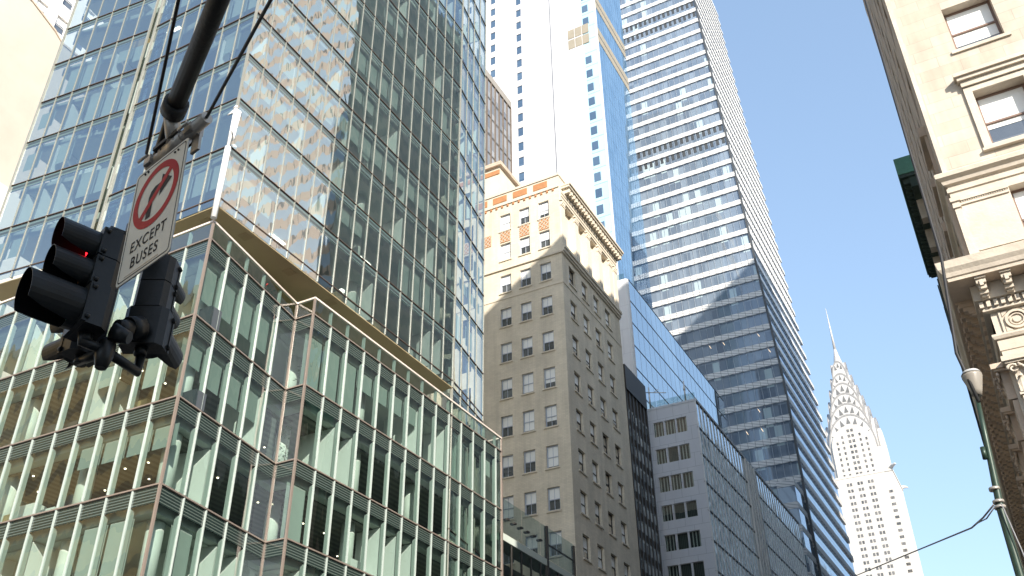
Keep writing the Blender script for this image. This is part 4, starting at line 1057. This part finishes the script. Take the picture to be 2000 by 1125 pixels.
for k in range(5):
    u = .62+k*2.1
    m = ring(LW, u, 15.5, .30, .07, .002, .08); m.add(ring(LW, u, 15.5, .19, .03, .002, .05, 20))
    m.add(MB().tube([LW.p(u, 15.5, .0), LW.p(u, 15.5, .05)], [.12, .1], 16))
    LW.box(m, u-.42, u-.36, 15.16, 15.84, .002, .05); LW.box(m, u+.36, u+.42, 15.16, 15.84, .002, .05)
    for sx, sz in ((-1, -1), (1, -1), (-1, 1), (1, 1)):
        m.prism([LW.p(u+sx*.34, 15.5+sz*.32, .002), LW.p(u+sx*.34, 15.5+sz*.16, .002), LW.p(u+sx*.24, 15.5+sz*.24, .002), LW.p(u+sx*.16, 15.5+sz*.32, .002)], LW.n*.04)
    m.build('medallion', 'lime_trim', LB)
sweepL([(0, 14.96), (.10, 14.98), (.14, 15.06), (.14, 15.12), (0, 15.14)], name='architrave_moulding')
sweepL([(0, 14.30), (.02, 14.31), (.02, 14.62), (.045, 14.63), (.045, 14.95), (0, 14.96)], name='architrave')
wall(LW, .0, 20, 0, 14.32, [], .1).build('wall', 'lime_trim', LB, label='smooth lower limestone wall'); wall(LN, 0, 31, 0, 17.3, [], .1).build('wall', 'lime_dark', LB, label='lower street wall in the same shade-toned stone')
def corinthian(F, u, hw, mat, seed):
    r = random.Random(seed); m = MB()
    F.box(m, u-hw-.20, u+hw+.20, 14.14, 14.29, .002, .42)
    F.box(m, u-hw-.14, u+hw+.14, 14.08, 14.14, .002, .36)
    F.box(m, u-hw+.02, u+hw-.02, 13.25, 14.1, .002, .22)
    for row, (zb, h, out) in enumerate(((13.25, .42, .16), (13.5, .45, .2))):
        nL = 4 if row == 0 else 3
        for i in range(nL):
            uc = u+(i-(nL-1)/2)*(2*hw/nL); w_ = hw/nL*.9
            prev = None
            for s in range(7):
                t = s/6; d = .20+out*t**2.2; z = zb+h*math.sin(t*math.pi*.62); ww = w_*(1-.65*t**1.5)
                cur = (F.p(uc-ww, z, d), F.p(uc, z+.01, d+.03), F.p(uc+ww, z, d))
                if prev: m.quad(prev[0], prev[1], cur[1], cur[0], smooth=True); m.quad(prev[1], prev[2], cur[2], cur[1], smooth=True)
                prev = cur
    for sx in (-1, 1):
        pts = []; rs = []
        for s in range(16):
            t = s/15; a = t*math.pi*2.6; rr = .15*(1-t*.75)
            pts.append(F.p(u+sx*(hw-.0-.02+rr*math.cos(a)), 13.92+rr*math.sin(a), .30)); rs.append(.045*(1-t*.4))
        m.tube(pts, rs, 6)
        m.tube([F.p(u+sx*.05, 13.55, .26), F.p(u+sx*.12, 13.85, .32), F.p(u+sx*.3, 14.03, .36)], [.05, .05, .03], 6)
    m.add(ring(F, u, 14.05, .10, .05, .3, .42, 12))
    return m
for k in range(4):
    u = .55+k*3.15
    cap_ = corinthian(LW, u, .46, 'lime_trim', k).build('capital', 'lime_trim', LB)
    m = MB(); n = 16
    for i in range(7): LW.box(m, u-.42+i*.125, u-.335+i*.125, 1.2, 13.2, .002, .16)
    LW.box(m, u-.44, u+.46, 1.2, 13.2, .001, .10); LW.box(m, u-.47, u+.49, 13.18, 13.26, .002, .2); m.build('pilaster', 'lime_trim', LB)
for k in range(9):
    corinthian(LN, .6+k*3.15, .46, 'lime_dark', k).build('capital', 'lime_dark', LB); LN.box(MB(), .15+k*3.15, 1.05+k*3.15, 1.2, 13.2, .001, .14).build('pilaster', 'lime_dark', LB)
MB().box(1.75, 45, 27.45, 57.5, 0, 60).build('core', 'desk', LB)
MB().box(2.5, 25, 27.0, 53, 60.01, 83.2).build('upper_block', 'lime', LB); MB().box(25.01, 40, 33, 51, 60.7, 125).build('rear_shade_tower', 'lime', LB)  # rear tower is unseen, shaped to shade the grey and blue blocks
MB().box(1.28, 45, 27.0, 58, 60.0, 60.6).build('roof', 'lime_trim', LB)
LN.box(MB(), 5.2, 5.55, 18.6, 19.2, .3, .8).build('wall_box', 'fin', LB, label='small grey box on the shaded street wall')

OWT = thing('dark_striped_tower', 'tall dark striped tower west of the avenue mirrored in the banded skyscraper', 'building', (-90, -60, 0))
MB().box(-160, -72, -165, -120, 0, 262).build('body', 'dkband', OWT)
GOB = thing('golden_brick_building', 'sunlit golden brick building west of the avenue mirrored in the glass podium', 'building', (-80, -20, 0))
MB().box(-100, -62, -40, -5, 0, 56).build('body', 'goldband', GOB); MB().box(-99, -61.5, -40.4, -4.6, 56.01, 57.2).build('cornice', 'beige_stone', GOB)
SOB = thing('striped_office_block', 'white and dark vertically striped block mirrored in the grey building street front', 'building', (30, 330, 0))
MB().box(8, 60, 185, 430, 0, 118).build('body', 'vstripe', SOB); MB().box(7.9, 60, 184.9, 430.1, 118.01, 119.5).build('parapet', 'fin', SOB)
MLB = thing('library_shade_block', 'pale marble library block, unseen behind the camera, placed to shade the traffic signal', 'building', (30, -35, 0))
MB().box(14, 60, -80, -9, 0, 25).build('body', 'libstone', MLB); MB().box(13.2, 60, -80, -8.2, 25.01, 26.2).build('cornice', 'libstone', MLB)  # unseen block, set and sized to shade the sign and signals
# copper-corniced building beyond
CB = thing('copper_cornice_building', 'grey stone building with a projecting green copper cornice beyond the limestone corner building', 'building', (8, 68, 0))
MB().box(1.28, 25, 60.0, 76, 0, 46.2).build('wall', 'greystone', CB)
FCn = Fc((1.28, 61), (0, 1), (-1, 0))
FCn.box(MB(), 0, 15, 46.5, 48.0, -.3, 1.22).build('cornice', 'copper_green', CB)
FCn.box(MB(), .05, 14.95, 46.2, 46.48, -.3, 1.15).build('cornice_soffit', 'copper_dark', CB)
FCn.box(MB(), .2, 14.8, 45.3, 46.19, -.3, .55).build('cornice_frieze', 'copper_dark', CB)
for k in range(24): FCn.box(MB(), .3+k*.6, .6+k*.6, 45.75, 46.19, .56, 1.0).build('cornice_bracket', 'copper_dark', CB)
for k in range(3): FCn.box(MB(), 2+k*4.2, 2.8+k*4.2, 43.6, 45.29, .0, .5).build('console', 'lime_trim', CB)
DG = thing('dark_green_building', 'dark green metal-fronted building seen edge-on below the copper cornice', 'building', (10, 105, 0))
MB().box(.66, 25, 76.1, 190, 0, 46).build('body', 'greendark', DG)
for k in range(10): MB().box(.5, .65, 76.1, 190, 3+4.1*k, 3.6+4.1*k).build('ledge', 'greendark', DG)
for k in range(28): MB().box(.56, .65, 77+4*k, 77.6+4*k, 0, 45.9).build('pier', 'greendark', DG)

# tower on the far side of the street that the glass building mirrors
RT_ = thing('mirrored_banded_tower', 'beige and blue banded tower mirrored in the green glass building', 'building', (25, 98, 0))
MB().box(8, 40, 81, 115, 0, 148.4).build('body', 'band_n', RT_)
MB().box(8.03, 40, 80.9, 80.98, 0, 148.3).build('banded_front', 'band_w', RT_)
MB().box(40.02, 66, 80.95, 115, 0, 176).build('upper_block', 'band_w', RT_)
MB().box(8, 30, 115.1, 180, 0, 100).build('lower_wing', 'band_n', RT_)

# ================================================================== traffic signal, sign, arm and wires
def ray(px, py):
    return (FW*F_PX+RIGHT*(px-1000)-UP*(py-562.5)).normalized()
AR = thing('signal_mast_arm', 'dark weathered mast arm pole with a galvanised clamp reaching over the street', 'mast arm', (-2.9, 2.3, 6.5))
a0 = Vector((-4.46, 3.29, 6.5)); adir = Vector((1.02, -.622, .02)).normalized()
MB().tube([a0, a0+adir*.12], .088, 16).add(MB().tube([a0+adir*.1, a0+adir*1.2, a0+adir*8.2], [.066, .066, .075], 16)).build('arm', 'pole_dark', AR)
pb = a0+adir*8.1
MB().tube([(pb.x, pb.y, 0), (pb.x, pb.y, 7.2)], [.14, .11], 14).build('post', 'pole_dark', AR)
# sign frame: right, up, facing
SR = Vector((.977, -.209, .030)).normalized(); SN = Vector((-.208, -.978, -.035)).normalized(); SU = SN.cross(SR).normalized()
if SU.z < 0: SU = -SU
SC = Vector((-4.55, 3.40, 5.71))
def sp(u, v, d=0): return SC+SR*u+SU*v+SN*d
pipe0, pipe1 = sp(-.30, .60, -.06), sp(.44, .615, -.04)
MB().tube([pipe0, pipe1], .045, 16).add(MB().tube([sp(-.10, .603, -.055), sp(.16, .61, -.05)], .056, 16)).build('cross_pipe', 'galv', AR)
MB().tube([a0-adir*.02, sp(.02, .61, -.05)], [.062, .05], 12).build('clamp', 'galv', AR)
m = MB()
for u in (-.06, .10): m.tube([sp(u, .603, .0), sp(u+.0, .66, -.05), sp(u, .603, -.11), sp(u, .56, -.05), sp(u, .603, .0)], .012, 6)
m.obox(sp(-.14, .62, -.14), SR*.30, SU*.03, SN*.16); m.build('clamp_strap', 'pole_dark', AR)
SG = thing('no_right_turn_sign', 'white road sign with a red no right turn symbol and the words EXCEPT BUSES', 'road sign', tuple(sp(0, -.49)))
W2, H2 = .318, .485
def rrect(w, h, r, d, n=5):
    pts = []
    for cx, cy2, a in ((w-r, h-r, 0), (-w+r, h-r, 90), (-w+r, -h+r, 180), (w-r, -h+r, 270)):
        for k in range(n+1): th = R(a+90*k/n); pts.append(sp(cx+r*math.cos(th), cy2+r*math.sin(th), d))
    return pts
MB().prism(rrect(W2, H2, .035, 0), SN*.004).build('plate', 'sign_face', SG)
MB().prism(rrect(W2+.004, H2+.004, .038, -.003), SN*.0028).build('plate_back', 'sign_back', SG)
o = rrect(W2-.018, H2-.018, .028, .005); i_ = rrect(W2-.027, H2-.027, .022, .005); m = MB()
for k in range(len(o)):
    k2 = (k+1) % len(o); m.quad(o[k], o[k2], i_[k2], i_[k])
m.build('border', 'sign_black', SG)
# symbol
RC, RI, CV = .272, .212, .155
def flat(pts, d=.006): return MB().prism([sp(u, v, d) for u, v in pts], SN*.0006)
arrow = [(-.085, CV-.185), (-.025, CV-.185), (-.025, CV-.01), (-.005, CV+.02), (.05, CV+.02), (.05, CV-.045), (.185, CV+.052), (.05, CV+.15), (.05, CV+.08), (-.02, CV+.08), (-.065, CV+.055), (-.085, CV+.01)]
am = MB()
def tri_fill(pts, d):
    m = MB(); me = bpy.data.meshes.new('t')
    from mathutils.geometry import tessellate_polygon
    for t in tessellate_polygon([[Vector((u, v, 0)) for u, v in pts]]): m.quad(*[sp(pts[k][0], pts[k][1], d) for k in t])
    return m
am = tri_fill(arrow, .0062); am.build('arrow', 'sign_black', SG)
rg = MB()
for k in range(48):
    t0, t1 = 2*math.pi*k/48, 2*math.pi*(k+1)/48
    rg.quad(*[sp(rr*math.cos(t), CV+rr*math.sin(t), .0066) for t, rr in ((t0, RC), (t1, RC), (t1, RI), (t0, RI))])
rg.build('red_ring', 'sign_red', SG)
c_, s_ = math.cos(R(45)), math.sin(R(45)); h_ = .027
# the bar runs from upper right to lower left
q = [(RI*1.02*c_+h_*s_, RI*1.02*s_-h_*c_), (RI*1.02*c_-h_*s_, RI*1.02*s_+h_*c_), (-RI*1.02*c_-h_*s_, -RI*1.02*s_+h_*c_), (-RI*1.02*c_+h_*s_, -RI*1.02*s_-h_*c_)]
MB().quad(*[sp(u, CV+v, .0071) for u, v in q]).build('red_bar', 'sign_red', SG)
def text_part(txt, size, u, v, name, sx=.86):
    cu = bpy.data.curves.new('t', 'FONT'); cu.body = txt; cu.size = size; cu.align_x = 'CENTER'; cu.align_y = 'CENTER'; cu.extrude = 0; cu.offset = .0022; cu.space_character = 1.18
    to = bpy.data.objects.new('t', cu); COL.objects.link(to); bpy.context.view_layer.update()
    me = bpy.data.meshes.new_from_object(to.evaluated_get(bpy.context.evaluated_depsgraph_get()))
    bpy.data.objects.remove(to); m = MB(); 
    for p in me.polygons: m.quad(*[sp(u+me.vertices[i].co.x*sx, v+me.vertices[i].co.y, .0062) for i in p.vertices])
    bpy.data.meshes.remove(me); return m.build(name, 'sign_black', SG)
text_part('EXCEPT', .125, 0, -.215, 'lettering'); text_part('BUSES', .125, -.01, -.355, 'lettering')
MB().obox(sp(-.22, -.445, .0055), SR*.40, SU*.006, SN*.0005).build('small_print', 'sign_back', SG)
for u in (-.20, -.16, .17, .21):
    MB().tube([sp(u, .44-.012*(u > 0), .004), sp(u, .44-.012*(u > 0), .012)], .009, 8).build('bolt', 'sign_black', SG)
for u in (-.24, .26):
    m = MB(); m.obox(sp(u-.045, .44, -.10), SR*.09, SU*.26, SN*.02); m.obox(sp(u-.04, .57, -.11), SR*.08, SU*.075, SN*.11); m.tube([sp(u-.06, .60, .03), sp(u+.06, .60, .03)], .012, 6); m.build('sign_bracket', 'galv', SG)

# signal cluster: three heads round one axis
TSg = thing('traffic_signal', 'black three-way traffic signal cluster showing a red light behind the road sign', 'traffic light', (-5.22, 3.78, 4.9))
AX = Vector((-5.20, 3.78, 0))
def head(az, nm, zc, sizes, off, red=False, dlat=0, lab=None):
    a = R(az); f = Vector((math.sin(a), math.cos(a), 0)); r_ = Vector((f.y, -f.x, 0)); Z = Vector((0, 0, 1))
    C = AX+f*off+r_*dlat
    hd = MB(); z = zc; par = None; subs = []
    for k, sz in enumerate(sizes):
        h = sz*1.13; zc_ = z-h/2; hw = .125 if sz < .25 else .16; dp = .11
        # bevelled case
        prof = [(-hw, -.5*dp), (-hw, .5*dp), (hw, .5*dp), (hw, -.5*dp), (hw*.72, -.95*dp), (-hw*.72, -.95*dp)]
        hd.prism([C+r_*u+f*v+Z*(z-h+.004) for u, v in prof], Z*(h-.008))
        hd.prism([C+r_*(u*1.04)+f*(.5*dp)+Z*(zc_+v) for u, v in ((-hw, -h*.47), (hw, -h*.47), (hw, h*.47), (-hw, h*.47))], f*.03)
        # visor: tube open at the far end with a cut lower lip
        R0 = sz*.53; Lv = sz*1.32; n = 28; v0 = C+f*(.5*dp+.025)+Z*zc_; vm = MB(); vi = MB()
        for q_ in range(n):
            t0, t1 = 2*math.pi*q_/n, 2*math.pi*(q_+1)/n
            def P(t, s, rr):
                k_ = min(1, max(0, (-math.sin(t)-.70)/.2)); ln = Lv*(.95+.05*math.sin(t))*(1-.80*k_*k_*(3-2*k_))
                return v0+(r_*math.cos(t)+Z*math.sin(t))*rr+f*ln*s
            vm.quad(P(t0, 0, R0), P(t1, 0, R0), P(t1, 1, R0*1.04), P(t0, 1, R0*1.04), smooth=True)
            vi.quad(P(t0, 1, R0*1.0), P(t1, 1, R0*1.0), P(t1, 0, R0*.955), P(t0, 0, R0*.955), smooth=True)
            vm.quad(P(t0, 1, R0*1.04), P(t1, 1, R0*1.04), P(t1, 1, R0*1.0), P(t0, 1, R0*1.0))
        lens = MB().tube([v0+f*.006, v0+f*.03, v0+f*.042], [R0*.93, R0*.8, R0*.4], 20)
        subs.append((vm, vi, lens, ('redlens' if red else 'sig_in', 'amber', 'greenlens')[k]))
        # hinge lugs
        for sd in (-1, 1):
            for vv in (-.36, .36): hd.tube([C+r_*(sd*hw*1.03)+f*(.35*dp)+Z*(zc_+vv*h), C+r_*(sd*hw*1.03)+f*(.62*dp)+Z*(zc_+vv*h)], .018, 6)
        z -= h
    hb = hd.build('signal_head', 'sig', TSg, label=lab)
    for vm, vi, lens, lm in subs:
        vm.build('visor', 'sig', hb); vi.build('visor_lining', 'sig_in', hb); lens.build('lens', lm, hb)
    MB().tube([C+f*-.02+Z*(z+.01), C+f*-.02+Z*(z-.06)], .045, 10).build('lower_mount', 'sig', TSg); MB().tube([C+f*-.02+Z*zc, C+f*-.02+Z*(zc+.07)], [.05, .035], 10).build('upper_mount', 'sig', TSg)
    return C, z
ends = []
ends.append(head(199, 'a', 5.88, (.215, .215, .295), .17, True, lab='signal head with its red light on'))
ends.append(head(-30, 'b', 5.97, (.205, .205, .285), .33, dlat=.12))
ends.append(head(-84, 'c', 5.72, (.205, .205, .205), .30))
hub = AX+Vector((0, 0, 4.99))
m = MB().tube([hub-Vector((0, 0, .14)), hub-Vector((0, 0, .05)), hub+Vector((0, 0, .05)), hub+Vector((0, 0, .09))], [.04, .065, .065, .04], 8)
for C, z in ends: m.tube([hub, Vector((C.x, C.y, 5.0)), Vector((C.x, C.y, z+.02))], .038, 10)
m.build('lower_hub', 'sig', TSg)
top = AX+Vector((0, 0, 5.95)); m = MB().tube([top-Vector((0, 0, .05)), top+Vector((0, 0, .12))], .075, 10)
for C, z in ends: m.tube([top, Vector((C.x, C.y, 5.95)), Vector((C.x, C.y, 5.85))], .036, 10)
m.tube([top, top+Vector((0, 0, .35)), a0-adir*.05+Vector((0, 0, -.02)), a0], .042, 10); m.build('upper_bracket', 'sig', TSg)
# junction caps and loose cables
m = MB(); C = ends[1][0]; m.tube([C+Vector((.05, -.20, 5.28-.05)), C+Vector((.05, -.30, 5.22))], [.085, .05], 12); m.tube([C+Vector((.05, -.10, 5.30)), C+Vector((.05, -.20, 5.25))], [.095, .085], 12); m.build('back_cap', 'sig', TSg)
m = MB(); C = ends[0][0]; m.tube([C+Vector((.10, .16, 5.12)), C+Vector((.20, .22, 5.08))], [.075, .045], 12); m.build('back_cap', 'sig', TSg)
def wire(pts, r, name, lab, cat, mat='cable', seg=14, sag=0):
    a, b = Vector(pts[0]), Vector(pts[-1])
    P = [a.lerp(b, k/seg)-Vector((0, 0, sag*4*(k/seg)*(1-k/seg))) for k in range(seg+1)] if len(pts) == 2 else [Vector(p) for p in pts]
    o = MB().tube(P, r, 8).build(name, mat); o['label'] = lab; o['category'] = cat; return o
# guy wires holding the arm
g1 = EYE+ray(286, 300)*7.25; g2 = EYE+ray(357, -40)*6.2
wire([g1, g2], .011, 'guy_wire', 'thin black guy wire passing left of the mast arm down to the sign bracket', 'wire')
g1 = sp(.43, .615, -.04); g2 = EYE+ray(545, -30)*5.6
wire([g1, g2], .011, 'guy_wire', 'thin black guy wire rising from the right end of the cross pipe', 'wire')

# ================================================================== street lamp and overhead wires at the right
LP = thing('street_lamp', 'green street lamp post with a tapered lantern against the limestone building', 'street lamp', (.06, 20, .15))
lpz = 10.45
MB().tube([(.08, 20, .15), (.06, 20, 1.2), (.05, 20, 6.5), (.06, 20, 8.0), (.17, 20, 9.4), (.25, 20, lpz)], [.14, .11, .085, .078, .055, .042], 14).build('post', 'lampgreen', LP)
MB().tube([(.25, 20, lpz-.02), (.27, 20, lpz+.08), (.27, 20, lpz+.40), (.27, 20, lpz+.46)], [.10, .115, .20, .195], 16).build('lantern', 'lampglass', LP)
MB().tube([(.27, 20, lpz+.46), (.27, 20, lpz+.53), (.27, 20, lpz+.56)], [.205, .155, .04], 16).build('cap', 'lamptop', LP)
for z in (8.05, 8.16, 8.42): MB().tube([(.06, 20, z), (.06, 20, z+.06)], .105, 12).build('collar', 'galv', LP)
MB().tube([(.07, 19.93, 9.3), (.06, 19.93, 9.05)], .05, 8).build('photocell', 'lampgreen', LP)
at = Vector((-.03, 19.95, 8.14))
wire([at, Vector((-.28, 20.35, 8.05)), Vector((-.55, 20.8, 8.02)), EYE+ray(1670, 1125)*41, EYE+ray(1560, 1190)*58], .018, 'overhead_wire', 'slack grey wire running from the lamp post down across the street to the left', 'wire', 'steelcable')
wire([at+Vector((0, 0, -.05)), at+Vector((-.2, .25, -.17)), at+Vector((-.38, .5, -.15)), Vector((-.55, 20.8, 8.02))], .014, 'wire_loop', 'short loop of grey wire where the overhead wire meets the lamp post', 'wire', 'steelcable')
wire([Vector((.10, 19.86, 8.1)), Vector((.20, 19.85, 7.2)), Vector((.26, 19.85, 6.4)), Vector((.20, 19.85, 5.2)), Vector((.12, 19.85, 3.4))], .013, 'cable_drop', 'thin grey cable hanging loose down the green lamp post', 'cable', 'steelcable')
wire([EYE+ray(1912, 785)*21.5, EYE+ray(1868, 690)*22.3, EYE+ray(1838, 500)*24, EYE+ray(1801, 375)*26, EYE+ray(1690, 0)*30, Vector((1.27, 32.0, 37.5))], .035, 'black_cable', 'thick black cable running up the shaded edge of the limestone building', 'cable')
